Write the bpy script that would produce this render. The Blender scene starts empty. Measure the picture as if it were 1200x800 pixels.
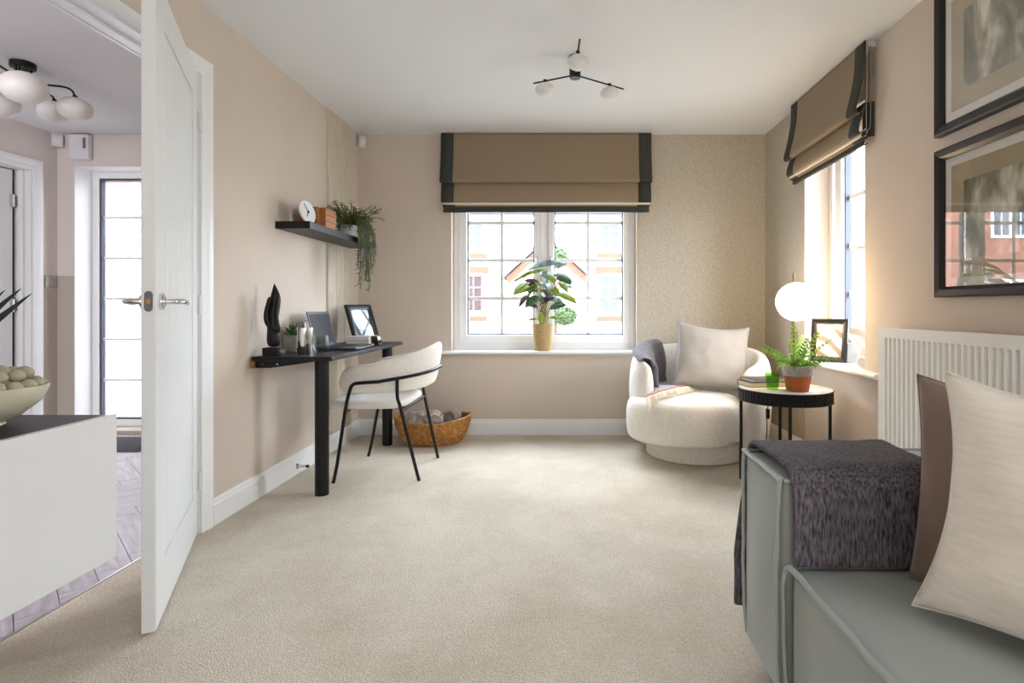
import bpy, bmesh, math, random
from mathutils import Vector, Matrix, noise, Euler

# ------------------------------------------------------------------ camera, sky, lights, exposure
SC = bpy.context.scene
COL = SC.collection
F = 660.0
R = math.radians
CAMZ = .98
cam = bpy.data.cameras.new('camera')
cam.sensor_width = 36.0
cam.lens = F/1200*36
cam.shift_x = -61/1200
cam.shift_y = -40/1200
cam.clip_start = .05
cam_o = bpy.data.objects.new('camera', cam)
cam_o.location = (0, 0, CAMZ)
cam_o.rotation_euler = (R(90), 0, 0)
COL.objects.link(cam_o)
SC.camera = cam_o

SC.view_settings.view_transform = 'Standard'
SC.view_settings.look = 'None'
SC.view_settings.gamma = 1
SC.view_settings.use_curve_mapping = False
SC.view_settings.exposure = 1.95

wd = bpy.data.worlds.new('world')
SC.world = wd
wd.use_nodes = True
bg = wd.node_tree.nodes['Background']
bg.inputs[0].default_value = (.86, .95, 1.08, 1)
bg.inputs[1].default_value = 7.5

def area(name, loc, rot, sx, sy, energy, col=(1, 1, 1), portal=False):
    l = bpy.data.lights.new(name, 'AREA')
    l.shape = 'RECTANGLE'; l.size = sx; l.size_y = sy; l.energy = energy; l.color = col
    if portal: l.cycles.is_portal = True
    o = bpy.data.objects.new(name, l); o.location = loc; o.rotation_euler = rot
    COL.objects.link(o)
    return o
# sky portals in the window openings (they only guide the sampling of the sky)
area('sky_portal_back_window', (-.155, 4.60, 1.35), (R(-90), 0, 0), 1.42, 1.40, 1, portal=True)
area('sky_portal_side_window', (1.87, 3.27, 1.35), (0, R(90), 0), 1.40, .72, 1, portal=True)
area('sky_portal_hall_window', (-3.487, 4.62, 1.05), (R(-90), 0, 0), .57, 2.02, 1, portal=True)
# fill lamps added out of view
area('fill_rear', (0.1, -2.6, 1.1), (R(90), 0, 0), 2.0, 2.0, 5, (.97, .98, 1))  # added weak fill from behind the camera, the wall there is closed
area('fill_right', (1.54, -.8, 1.35), (0, R(90), 0), 1.3, 1.3, 10, (.96, .98, 1))  # added fill from the right for the foreground, no window there
area('fill_hall', (-2.8, -1.0, 1.6), (R(75), 0, 0), 1.2, 1.4, 24, (.95, .93, 1))  # added unseen lamp that brightens the hall

# ------------------------------------------------------------------ helpers
def lin(c):
    return tuple(((v/255)/12.92 if v/255 <= .04045 else ((v/255+.055)/1.055)**2.4) for v in c)

def mat(name, c, rough=.6, metal=0, var=0, scale=6, bump=0, bscale=150, stretch=(1, 1, 1), sheen=0,
        spec=.5, trans=0, ior=1.45, emit=0, c2=None, detail=4, coat=0, bdist=.004):
    m = bpy.data.materials.new(name); m.use_nodes = True
    nt = m.node_tree; N = nt.nodes; L = nt.links
    b = N['Principled BSDF']
    col = lin(c)
    b.inputs['Base Color'].default_value = (*col, 1)
    b.inputs['Roughness'].default_value = rough
    b.inputs['Metallic'].default_value = metal
    b.inputs['Specular IOR Level'].default_value = spec
    b.inputs['IOR'].default_value = ior
    b.inputs['Transmission Weight'].default_value = trans
    b.inputs['Coat Weight'].default_value = coat
    if sheen:
        b.inputs['Sheen Weight'].default_value = sheen
        b.inputs['Sheen Roughness'].default_value = .4
    if emit:
        b.inputs['Emission Color'].default_value = (*col, 1)
        b.inputs['Emission Strength'].default_value = emit
    if var or bump or c2:
        tc = N.new('ShaderNodeTexCoord'); mp = N.new('ShaderNodeMapping')
        L.new(tc.outputs['Object'], mp.inputs[0]); mp.inputs['Scale'].default_value = stretch
    if var or c2:
        n = N.new('ShaderNodeTexNoise'); n.inputs['Scale'].default_value = scale; n.inputs['Detail'].default_value = detail
        L.new(mp.outputs[0], n.inputs['Vector'])
        rp = N.new('ShaderNodeValToRGB')
        rp.color_ramp.elements[0].position = .32; rp.color_ramp.elements[1].position = .68
        a = col if c2 else tuple(v*(1-var) for v in col)
        d = lin(c2) if c2 else tuple(min(1, v*(1+var)) for v in col)
        rp.color_ramp.elements[0].color = (*a, 1); rp.color_ramp.elements[1].color = (*d, 1)
        L.new(n.outputs[0], rp.inputs[0]); L.new(rp.outputs[0], b.inputs['Base Color'])
    if bump:
        n2 = N.new('ShaderNodeTexNoise'); n2.inputs['Scale'].default_value = bscale; n2.inputs['Detail'].default_value = 3
        L.new(mp.outputs[0], n2.inputs['Vector'])
        bp = N.new('ShaderNodeBump'); bp.inputs['Strength'].default_value = bump; bp.inputs['Distance'].default_value = bdist
        L.new(n2.outputs[0], bp.inputs['Height']); L.new(bp.outputs[0], b.inputs['Normal'])
    return m

def glass_mat(name, tint=(1, 1, 1), ior=1.5, rough=0.0, haze=0):
    m = bpy.data.materials.new(name); m.use_nodes = True
    nt = m.node_tree; N = nt.nodes; L = nt.links
    N.remove(N['Principled BSDF'])
    tr = N.new('ShaderNodeBsdfTransparent'); tr.inputs[0].default_value = (*tint, 1)
    gl = N.new('ShaderNodeBsdfGlossy'); gl.inputs['Roughness'].default_value = rough
    fr = N.new('ShaderNodeFresnel'); ge = N.new('ShaderNodeNewGeometry'); mr = N.new('ShaderNodeMapRange')   # thin sheet: same reflectance from both faces
    mr.inputs['To Min'].default_value = ior; mr.inputs['To Max'].default_value = 1/ior
    L.new(ge.outputs['Backfacing'], mr.inputs['Value']); L.new(mr.outputs[0], fr.inputs[0])
    mx = N.new('ShaderNodeMixShader')
    L.new(fr.outputs[0], mx.inputs[0]); L.new(tr.outputs[0], mx.inputs[1]); L.new(gl.outputs[0], mx.inputs[2])
    out = mx
    if haze:
        tl = N.new('ShaderNodeBsdfTranslucent'); tl.inputs[0].default_value = (.30, .29, .29, 1)
        tc = N.new('ShaderNodeTexCoord'); mp = N.new('ShaderNodeMapping'); mp.inputs['Scale'].default_value = (1, 1, .25)
        n = N.new('ShaderNodeTexNoise'); n.inputs['Scale'].default_value = 140; n.inputs['Detail'].default_value = 2
        ma = N.new('ShaderNodeMath'); ma.operation = 'MULTIPLY_ADD'; ma.inputs[1].default_value = .5; ma.inputs[2].default_value = haze-.25
        ma.use_clamp = True
        L.new(tc.outputs['Object'], mp.inputs[0]); L.new(mp.outputs[0], n.inputs['Vector']); L.new(n.outputs[0], ma.inputs[0])
        m2 = N.new('ShaderNodeMixShader')
        L.new(ma.outputs[0], m2.inputs[0]); L.new(mx.outputs[0], m2.inputs[1]); L.new(tl.outputs[0], m2.inputs[2])
        out = m2
    L.new(out.outputs[0], N['Material Output'].inputs[0])
    return m

def B(): return bmesh.new()

def box(bm, x0, x1, y0, y1, z0, z1, M=None, mi=0):
    vs = [bm.verts.new(p) for p in ((x0,y0,z0),(x1,y0,z0),(x1,y1,z0),(x0,y1,z0),(x0,y0,z1),(x1,y0,z1),(x1,y1,z1),(x0,y1,z1))]
    for q in ((3,2,1,0),(4,5,6,7),(0,1,5,4),(1,2,6,5),(2,3,7,6),(3,0,4,7)):
        f = bm.faces.new([vs[i] for i in q]); f.material_index = mi
    if M is not None: bmesh.ops.transform(bm, matrix=M, verts=vs)
    return bm

def loft(bm, rings, closed=True, cap=True, loop=False, mi=0):
    vr = [[bm.verts.new(p) for p in r] for r in rings]
    n = len(rings[0]); k = len(vr)
    for i in range(k if loop else k-1):
        a, b = vr[i], vr[(i+1) % k]
        for j in range(n if closed else n-1):
            f = bm.faces.new((a[j], a[(j+1) % n], b[(j+1) % n], b[j])); f.material_index = mi
    if cap and closed and not loop:
        bm.faces.new(list(reversed(vr[0]))).material_index = mi
        bm.faces.new(vr[-1]).material_index = mi
    return bm

def lathe(bm, prof, c=(0, 0, 0), seg=32, sx=1, sy=1, cap=True, mi=0):
    rings = [[(c[0]+r*sx*math.cos(2*math.pi*j/seg), c[1]+r*sy*math.sin(2*math.pi*j/seg), c[2]+z) for j in range(seg)] for r, z in prof]
    return loft(bm, rings, cap=cap, mi=mi)

def frame_at(d):
    d = Vector(d).normalized()
    up = Vector((0, 0, 1)) if abs(d.z) < .95 else Vector((1, 0, 0))
    a = d.cross(up).normalized(); b = a.cross(d).normalized()
    return a, b

def tube(bm, pts, r, seg=8, loop=False, flat=1.0, mi=0):
    pts = [Vector(p) for p in pts]; n = len(pts); rings = []
    a = b = None
    for i, p in enumerate(pts):
        if loop: d = pts[(i+1) % n]-pts[i-1]
        else: d = pts[min(i+1, n-1)]-pts[max(i-1, 0)]
        if a is None: a, b = frame_at(d)
        else:
            d = d.normalized(); a = (a-d*a.dot(d)).normalized(); b = d.cross(a).normalized()*-1
            b = a.cross(d).normalized()
        rr = r[i] if isinstance(r, (list, tuple)) else r
        rings.append([p+a*rr*math.cos(2*math.pi*j/seg)+b*rr*flat*math.sin(2*math.pi*j/seg) for j in range(seg)])
    return loft(bm, rings, cap=not loop, loop=loop, mi=mi)

def cyl(bm, p0, p1, r, r1=None, seg=20, mi=0):
    return tube(bm, [p0, p1], [r, r if r1 is None else r1], seg, mi=mi)

def ball(bm, c, rx, ry=None, rz=None, seg=24, rings=14, mi=0):
    ry = rx if ry is None else ry; rz = rx if rz is None else rz
    prof = []
    rr = [[(c[0]+rx*math.sin(t)*math.cos(2*math.pi*j/seg), c[1]+ry*math.sin(t)*math.sin(2*math.pi*j/seg), c[2]-rz*math.cos(t))
           for j in range(seg)] for t in [math.pi*(i+.15)/(rings+.3) for i in range(rings+1)]]
    return loft(bm, rr, mi=mi)

def smooth_path(ctrl, n=8):
    P = [Vector(p) for p in ctrl]; out = []
    for i in range(len(P)-1):
        p0 = P[max(i-1, 0)]; p1 = P[i]; p2 = P[i+1]; p3 = P[min(i+2, len(P)-1)]
        for k in range(n):
            t = k/n
            out.append(.5*((2*p1)+(p2-p0)*t+(2*p0-5*p1+4*p2-p3)*t*t+(3*p1-p0-3*p2+p3)*t**3))
    out.append(P[-1])
    return out

def extrude_profile(bm, prof, ax, a0, a1, mi=0):
    """closed profile of 2-D points swept along an axis: ax 'x' profile=(y,z), 'y' profile=(x,z)"""
    if ax == 'x': r = [[(a, p, q) for p, q in prof] for a in (a0, a1)]
    elif ax == 'y': r = [[(p, a, q) for p, q in prof] for a in (a0, a1)]
    else: r = [[(p, q, a) for p, q in prof] for a in (a0, a1)]
    return loft(bm, r, mi=mi)

ORG = {}
def obj(name, bm, m, parent=None, smooth=35, bevel=0, bseg=2, sub=0, solid=0, kind=None):
    bmesh.ops.recalc_face_normals(bm, faces=bm.faces)
    if parent is None:
        xs = [v.co for v in bm.verts]
        lo = [min(v[i] for v in xs) for i in range(3)]; hi = [max(v[i] for v in xs) for i in range(3)]
        loc = Vector(((lo[0]+hi[0])/2, (lo[1]+hi[1])/2, lo[2]))
    else: loc = ORG[parent.name]
    bmesh.ops.translate(bm, vec=-loc, verts=bm.verts)
    me = bpy.data.meshes.new(name); bm.to_mesh(me); bm.free()
    for x in (m if isinstance(m, (list, tuple)) else [m]): me.materials.append(x)
    if smooth:
        me.polygons.foreach_set('use_smooth', [True]*len(me.polygons))
        me.set_sharp_from_angle(angle=R(smooth))
    o = bpy.data.objects.new(name, me); COL.objects.link(o)
    if parent is None: o.location = loc
    else: o.parent = parent
    ORG[o.name] = loc
    if bevel:
        b = o.modifiers.new('bevel', 'BEVEL'); b.width = bevel; b.segments = bseg; b.limit_method = 'ANGLE'; b.angle_limit = R(40)
    if solid:
        s = o.modifiers.new('solid', 'SOLIDIFY'); s.thickness = solid; s.offset = 0
    if sub:
        s = o.modifiers.new('sub', 'SUBSURF'); s.levels = sub; s.render_levels = sub
    if kind: o['kind'] = kind
    return o

def tag(o, label, cat, group=None):
    o['label'] = label; o['category'] = cat
    if group: o['group'] = group
    return o

def thing(name, label, cat, loc, group=None):
    o = bpy.data.objects.new(name, None); o.location = loc; o.empty_display_size = .05
    COL.objects.link(o); ORG[o.name] = Vector(loc)
    return tag(o, label, cat, group)

def sroot(name, loc):
    o = bpy.data.objects.new(name, None); o.location = loc; o.empty_display_size = .05
    COL.objects.link(o); ORG[o.name] = Vector(loc); o['kind'] = 'structure'
    return o

def instance(src, name, parent, loc, rot=(0, 0, 0), scale=(1, 1, 1)):
    o = bpy.data.objects.new(name, src.data); COL.objects.link(o)
    o.parent = parent; o.location = Vector(loc)-ORG[parent.name]; o.rotation_euler = rot; o.scale = scale
    ORG[o.name] = Vector(loc)
    return o

def bxo(name, m, parent, dims, bevel=0, kind=None, M=None):
    bm = B(); box(bm, *dims, M=M)
    return obj(name, bm, m, parent, bevel=bevel, kind=kind)

rnd = random.Random(7)

# ------------------------------------------------------------------ materials
M = {}
M['paint'] = mat('wall_paint', (210, 196, 182), .85, var=.02, scale=3, bump=.05, bscale=300)
M['ceiling'] = mat('ceiling_paint', (229, 230, 231), .9, bump=.03, bscale=250)
M['white'] = mat('white_gloss', (236, 237, 236), .28)
M['door_white'] = mat('door_satin', (233, 236, 237), .33)
M['upvc'] = mat('upvc', (240, 240, 240), .3)
M['gasket'] = mat('gasket', (70, 74, 84), .5)
M['reveal'] = mat('reveal_paint', (212, 199, 187), .8)
M['carpet'] = None
M['black'] = mat('black_metal', (13, 13, 14), .4, spec=.35)
M['blackwood'] = mat('black_stained_wood', (18, 18, 20), .42, spec=.35, var=.3, scale=8, stretch=(20, 1, 20), bump=.15, bscale=30)
M['frame_black'] = mat('black_frame', (15, 13, 15), .35)
M['boucle'] = mat('boucle', (238, 231, 221), .95, var=.06, scale=60, bump=.7, bscale=220, sheen=.2)
M['linen'] = mat('linen', (230, 224, 216), .95, var=.05, scale=80, bump=.35, bscale=400)
M['chrome'] = mat('chrome', (215, 215, 215), .1, 1)
M['steel'] = mat('steel', (195, 195, 195), .28, 1)
M['brass'] = mat('brass', (140, 104, 52), .3, 1)
M['opal'] = mat('opal_glass', (232, 230, 226), .35)
M['blind'] = mat('blind_fabric', (146, 128, 106), .9, var=.03, scale=200, bump=.15, bscale=500)
M['blind_band'] = mat('blind_band', (60, 62, 57), .9, bump=.12, bscale=500)
M['lining'] = mat('blind_lining', (226, 215, 200), .9)
M['velvet'] = mat('sage_velvet', (158, 165, 160), .62, var=.06, scale=5, bump=.04, bscale=500, sheen=.35)
M['velvet_flange'] = mat('sage_flange', (164, 171, 166), .6, sheen=.3)
M['throw'] = mat('charcoal_throw', (50, 46, 53), .95, c2=(122, 116, 123), scale=210, stretch=(1, 1, .2), bump=.6, bscale=260, detail=5)
M['taupe'] = mat('taupe_velvet', (136, 115, 104), .75, var=.05, scale=6, sheen=.3)
M['ivory'] = mat('ivory_silk', (238, 230, 219), .5, var=.05, scale=18, stretch=(1, 1, 8), bump=.15, bscale=60, sheen=.15)
M['greige'] = mat('greige_cotton', (164, 158, 151), .8, var=.03, scale=8)
M['grey_blanket'] = mat('grey_blanket', (120, 118, 124), .95, var=.12, scale=60, bump=.4, bscale=300)
M['fringe'] = mat('fringe_yarn', (232, 222, 202), .9)
M['pink'] = mat('coral_thread', (222, 110, 84), .9)
M['terracotta'] = mat('terracotta', (176, 92, 54), .8, var=.08, scale=20)
M['cement'] = mat('cement', (158, 154, 146), .85, var=.15, scale=30)
M['soil'] = mat('soil', (50, 38, 28), .95, var=.3, scale=60)
M['green_glass'] = None
M['green_glass'] = glass_mat('green_glass', (.60, .86, .34), 1.5, .03)
M['clear_glass'] = glass_mat('clear_glass', (.97, .98, .98), 1.33)
M['pane'] = glass_mat('window_glass', (.97, .98, .98), 1.3)
M['obscure'] = glass_mat('obscure_glass', (.62, .60, .60), 1.3, .1, haze=.30)
M['picture_glass'] = glass_mat('picture_glass', (1, 1, 1), 1.75)
M['marble'] = mat('marble_top', (230, 226, 222), .25, c2=(190, 184, 178), scale=7, detail=6)
M['fern'] = mat('fern_green', (110, 160, 62), .5, var=.2, scale=30)
M['fern2'] = mat('fern_lime', (150, 186, 74), .5, var=.15, scale=30)
M['leaf_dark'] = mat('leaf_dark', (44, 78, 48), .38, c2=(82, 112, 78), scale=40, stretch=(1, 1, 1))
M['leaf_lime'] = mat('leaf_lime', (134, 154, 44), .45, var=.15, scale=20)
M['leaf_plum'] = mat('leaf_plum', (84, 52, 58), .45, var=.2, scale=20)
M['leaf_pale'] = mat('leaf_pale', (150, 172, 168), .35, c2=(84, 116, 104), scale=35)
M['stalk'] = mat('stalk', (140, 130, 80), .6)
M['rhipsalis'] = mat('rhipsalis', (72, 84, 40), .5, var=.3, scale=15)
M['agave'] = mat('agave', (34, 58, 46), .45, var=.15, scale=10)
M['succulent'] = mat('succulent', (52, 92, 44), .45, var=.15, scale=20)
M['basket'] = None
M['fur'] = mat('fur', (150, 130, 118), .95, c2=(246, 238, 232), scale=30, bump=1, bscale=120, detail=6, bdist=.02)
M['tan_wood'] = mat('tan_wood', (164, 108, 60), .5, var=.12, scale=6, stretch=(2, 2, 30))
M['paper'] = mat('paper', (228, 220, 204), .85)
M['page'] = mat('page_edges', (214, 190, 150), .85, var=.1, scale=10, stretch=(1, 1, 200))
M['cover_dark'] = mat('book_cover_dark', (72, 66, 66), .6)
M['cover_grey'] = mat('book_cover_grey', (196, 196, 200), .6)
M['cover_orange'] = mat('book_cover_orange', (205, 112, 72), .6)
M['laptop'] = mat('laptop_grey', (72, 77, 88), .35, .7)
M['screen'] = mat('screen_black', (14, 14, 16), .4, spec=.2)
M['ceramic'] = mat('olive_ceramic', (206, 200, 176), .3, var=.04, scale=10)
M['ball'] = mat('olive_ball', (172, 166, 138), .25, var=.08, scale=25)
M['lacquer'] = mat('white_lacquer', (222, 223, 223), .35)
M['black_glass'] = mat('black_glass_top', (40, 33, 37), .4, spec=.3)
M['radiator'] = mat('radiator_enamel', (238, 236, 230), .3)
M['plastic'] = mat('white_plastic', (222, 220, 222), .4)
M['grille'] = mat('grey_grille', (110, 110, 116), .6)
M['lamp_on'] = mat('lit_opal', (255, 222, 176), .4, emit=7)
M['bronze'] = mat('dark_brass', (96, 68, 38), .35, .8)
M['mat_grey'] = mat('door_mat', (88, 86, 90), .95, var=.2, scale=120, bump=.6, bscale=200)
M['render_white'] = mat('white_render', (232, 230, 224), .9)
M['timber'] = mat('pale_timber', (96, 84, 64), .7)
M['brick_pale'] = mat('pale_brick', (92, 58, 42), .9, var=.12, scale=30)
M['brick_red'] = mat('red_brick', (128, 84, 70), .9, var=.12, scale=3)
M['roof'] = mat('roof_tile', (84, 66, 60), .9, var=.1, scale=8)
M['dark_pane'] = mat('house_window_glass', (70, 82, 98), .5, spec=.1)
M['red_pane'] = mat('house_window_curtain', (60, 46, 45), .5, spec=.1)
M['paving'] = mat('paving', (128, 126, 122), .95, var=.08, scale=2)
M['topiary'] = mat('topiary', (50, 66, 30), .8, var=.3, scale=40)
M['slate'] = mat('slate_grey', (66, 66, 70), .8)
M['bark'] = mat('bark', (84, 64, 54), .9)

def node_mat(name, build, rough=.8):
    m = bpy.data.materials.new(name); m.use_nodes = True
    nt = m.node_tree; b = nt.nodes['Principled BSDF']; b.inputs['Roughness'].default_value = rough
    build(nt, nt.nodes, nt.links, b); return m

def ramp(N, pts):
    r = N.new('ShaderNodeValToRGB'); e = r.color_ramp.elements
    while len(e) < len(pts): e.new(.5)
    for el, (p, c) in zip(e, pts): el.position = p; el.color = (*lin(c), 1)
    return r

def b_carpet(nt, N, L, b):
    tc = N.new('ShaderNodeTexCoord')
    n1 = N.new('ShaderNodeTexNoise'); n1.inputs['Scale'].default_value = 2.2; n1.inputs['Detail'].default_value = 6; n1.inputs['Roughness'].default_value = .65
    n2 = N.new('ShaderNodeTexNoise'); n2.inputs['Scale'].default_value = 210; n2.inputs['Detail'].default_value = 3
    r1 = ramp(N, [(.36, (222, 210, 190)), (.6, (238, 228, 210))]); r2 = ramp(N, [(.3, (190, 190, 190)), (.68, (255, 255, 255))])
    mx = N.new('ShaderNodeMix'); mx.data_type = 'RGBA'; mx.blend_type = 'MULTIPLY'; mx.inputs[0].default_value = .75
    for n in (n1, n2): L.new(tc.outputs['Object'], n.inputs['Vector'])
    L.new(n1.outputs[0], r1.inputs[0]); L.new(n2.outputs[0], r2.inputs[0])
    L.new(r1.outputs[0], mx.inputs[6]); L.new(r2.outputs[0], mx.inputs[7]); L.new(mx.outputs[2], b.inputs['Base Color'])
    bp = N.new('ShaderNodeBump'); bp.inputs['Strength'].default_value = .8; bp.inputs['Distance'].default_value = .008
    L.new(n2.outputs[0], bp.inputs['Height']); L.new(bp.outputs[0], b.inputs['Normal'])
    b.inputs['Specular IOR Level'].default_value = .1
M['carpet'] = node_mat('carpet', b_carpet, .98)

def b_paper(nt, N, L, b):
    tc = N.new('ShaderNodeTexCoord')
    hs = []
    for st in ((1, 1, .25), (.25, .25, 1)):
        mp = N.new('ShaderNodeMapping'); mp.inputs['Scale'].default_value = st
        n = N.new('ShaderNodeTexNoise'); n.inputs['Scale'].default_value = 300; n.inputs['Detail'].default_value = 2
        L.new(tc.outputs['Object'], mp.inputs[0]); L.new(mp.outputs[0], n.inputs['Vector']); hs.append(n)
    ad = N.new('ShaderNodeMath'); ad.operation = 'ADD'
    L.new(hs[0].outputs[0], ad.inputs[0]); L.new(hs[1].outputs[0], ad.inputs[1])
    r = ramp(N, [(.36, (168, 159, 143)), (.62, (206, 198, 182))])
    hf = N.new('ShaderNodeMath'); hf.operation = 'MULTIPLY'; hf.inputs[1].default_value = .5
    L.new(ad.outputs[0], hf.inputs[0]); L.new(hf.outputs[0], r.inputs[0]); L.new(r.outputs[0], b.inputs['Base Color'])
    bp = N.new('ShaderNodeBump'); bp.inputs['Strength'].default_value = .35; bp.inputs['Distance'].default_value = .003
    L.new(hf.outputs[0], bp.inputs['Height']); L.new(bp.outputs[0], b.inputs['Normal'])
M['wallpaper'] = node_mat('woven_wallpaper', b_paper, .8)

def b_panel(nt, N, L, b):
    tc = N.new('ShaderNodeTexCoord'); mp = N.new('ShaderNodeMapping'); mp.inputs['Scale'].default_value = (1, 1, .06)
    n = N.new('ShaderNodeTexNoise'); n.inputs['Scale'].default_value = 130; n.inputs['Detail'].default_value = 6
    L.new(tc.outputs['Object'], mp.inputs[0]); L.new(mp.outputs[0], n.inputs['Vector'])
    r = ramp(N, [(.35, (186, 174, 152)), (.65, (212, 202, 182))])
    L.new(n.outputs[0], r.inputs[0]); L.new(r.outputs[0], b.inputs['Base Color'])
M['oak_panel'] = node_mat('washed_oak', b_panel, .5)

def b_hallpaint(nt, N, L, b):
    g = N.new('ShaderNodeNewGeometry'); s = N.new('ShaderNodeSeparateXYZ'); c = N.new('ShaderNodeMath'); c.operation = 'GREATER_THAN'; c.inputs[1].default_value = 1.223
    L.new(g.outputs['Position'], s.inputs[0]); L.new(s.outputs[2], c.inputs[0])
    r = ramp(N, [(0, (190, 180, 166)), (1, (220, 211, 204))])
    L.new(c.outputs[0], r.inputs[0]); L.new(r.outputs[0], b.inputs['Base Color'])
M['hall_paint'] = node_mat('two_tone_hall_paint', b_hallpaint, .85)

def b_plank(nt, N, L, b):
    tc = N.new('ShaderNodeTexCoord'); mp = N.new('ShaderNodeMapping'); mp.inputs['Scale'].default_value = (1.5, 14, 1)
    oi = N.new('ShaderNodeObjectInfo')
    n = N.new('ShaderNodeTexNoise'); n.inputs['Scale'].default_value = 4; n.inputs['Detail'].default_value = 6; n.noise_dimensions = '4D'
    ml = N.new('ShaderNodeMath'); ml.operation = 'MULTIPLY'; ml.inputs[1].default_value = 30
    L.new(oi.outputs['Random'], ml.inputs[0]); L.new(ml.outputs[0], n.inputs['W'])
    L.new(tc.outputs['Object'], mp.inputs[0]); L.new(mp.outputs[0], n.inputs['Vector'])
    r = ramp(N, [(.3, (150, 142, 148)), (.7, (196, 190, 196))])
    L.new(n.outputs[0], r.inputs[0]); L.new(r.outputs[0], b.inputs['Base Color'])
M['plank'] = node_mat('grey_oak_plank', b_plank, .35)

def b_basket(nt, N, L, b):
    uv = N.new('ShaderNodeTexCoord'); mp = N.new('ShaderNodeMapping')
    L.new(uv.outputs['UV'], mp.inputs[0]); mp.inputs['Scale'].default_value = (1, 1, 1)
    ch = N.new('ShaderNodeTexChecker'); ch.inputs['Scale'].default_value = 1
    n = N.new('ShaderNodeTexNoise'); n.inputs['Scale'].default_value = 40
    L.new(uv.outputs['Object'], n.inputs['Vector'])
    r = ramp(N, [(.3, (140, 92, 44)), (.7, (206, 152, 88))])
    L.new(n.outputs[0], r.inputs[0]); L.new(r.outputs[0], b.inputs['Base Color'])
M['basket'] = node_mat('woven_seagrass', b_basket, .7)
M['basket_pale'] = mat('plaited_seagrass', (172, 140, 92), .8, c2=(206, 178, 130), scale=50, stretch=(1, 1, 5), bump=.5, bscale=90, bdist=.01)

def b_art(seed):
    def f(nt, N, L, b):
        tc = N.new('ShaderNodeTexCoord'); mp = N.new('ShaderNodeMapping'); mp.inputs['Location'].default_value = (seed, seed*2, 0); mp.inputs['Scale'].default_value = (1, 2.0, .9)
        n = N.new('ShaderNodeTexNoise'); n.inputs['Scale'].default_value = 4.2; n.inputs['Detail'].default_value = 6; n.inputs['Distortion'].default_value = .45
        L.new(tc.outputs['Object'], mp.inputs[0]); L.new(mp.outputs[0], n.inputs['Vector'])
        r = ramp(N, [(.34, (98, 98, 84)), (.46, (136, 132, 114)), (.54, (186, 180, 162)), (.64, (236, 232, 222))])
        L.new(n.outputs[0], r.inputs[0]); L.new(r.outputs[0], b.inputs['Base Color'])
    return f
M['art_a'] = node_mat('smoky_print_upper', b_art(1.7), .9)
M['art_b'] = node_mat('smoky_print_lower', b_art(4.1), .9)
M['art_border'] = mat('print_border', (176, 162, 136), .9, var=.12, scale=6)
M['mount'] = mat('mount_white', (232, 228, 220), .9)

def b_photo(ang, cols):
    def f(nt, N, L, b):
        tc = N.new('ShaderNodeTexCoord'); mp = N.new('ShaderNodeMapping'); mp.inputs['Rotation'].default_value = ang
        w = N.new('ShaderNodeTexWave'); w.inputs['Scale'].default_value = 4; w.inputs['Distortion'].default_value = 3.5; w.inputs['Detail'].default_value = 4
        L.new(tc.outputs['Object'], mp.inputs[0]); L.new(mp.outputs[0], w.inputs['Vector'])
        r = ramp(N, cols); L.new(w.outputs[0], r.inputs[0]); L.new(r.outputs[0], b.inputs['Base Color'])
    return f
M['photo_bw'] = node_mat('photo_black_white', b_photo((.4, .5, .2), [(.2, (30, 29, 33)), (.5, (96, 94, 100)), (.8, (176, 174, 182))]), .5)
M['photo_pale'] = node_mat('photo_pale', b_photo((.2, .9, .5), [(.15, (150, 130, 124)), (.5, (224, 214, 210)), (.8, (246, 242, 242))]), .5)
# ------------------------------------------------------------------ setting
XL, XR, YB, ZC, YR = -1.585, 1.552, 4.34, 2.309, -2.8
HX = -3.906
def multibox(name, m, boxes, kind='structure', parent=None, bevel=0):
    bm = B()
    for b_ in boxes: box(bm, *b_)
    return obj(name, bm, m, parent, smooth=0, bevel=bevel, kind=kind)

floor = bxo('floor', M['carpet'], None, (-1.65, 1.9, YR, YB+.02, -.08, 0), kind='structure')
hall_floor = bxo('floor_hall', M['gasket'], None, (HX-1.2, -1.65, -1.6, YB+.3, -.08, -.012), kind='structure')
multibox('ceiling', M['ceiling'], [(-1.65, 1.9, YR-.2, YB+.3, ZC, ZC+.1)])
multibox('ceiling_hall', M['ceiling'], [(HX-1.4, -1.65, YR-.2, YB+.3, ZC, ZC+.1)])
# back wall with the window opening
WX0, WX1, WZ0, WZ1 = -.868, .559, .645, 2.055
multibox('wall_back', M['paint'], [(-1.705, WX0, YB, YB+.3, -.1, ZC), (WX1, 1.888, YB, YB+.3, -.1, ZC),
                                  (WX0, WX1, YB, YB+.3, -.1, WZ0-.02), (WX0, WX1, YB, YB+.3, WZ1, ZC)])
multibox('trim_1', M['wallpaper'], [(.566, XR, YB-.003, YB, .12, ZC)])
# right wall with the side window
SY0, SY1, SZ0, SZ1 = 2.905, 3.632, .655, 2.055
wr = multibox('wall_right', M['paint'], [(XR, 1.78, YR, SY0, -.1, ZC), (XR, 1.78, SY1, YB+.3, -.1, ZC),
                                        (XR, 1.78, SY0, SY1, -.1, SZ0-.02), (XR, 1.78, SY0, SY1, SZ1, ZC)])
multibox('trim_2', M['wallpaper'], [(XR-.003, XR, SY1, YB, .12, ZC), (XR-.003, XR, 3.30, SY1, SZ1, ZC)])
multibox('trim_3', M['reveal'], [(XR+.001, 1.706, SY1-.004, SY1, SZ0, SZ1), (XR+.001, 1.706, SY0, SY0+.004, SZ0, SZ1), (XR+.001, 1.706, SY0, SY1, SZ1-.004, SZ1)])
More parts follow.
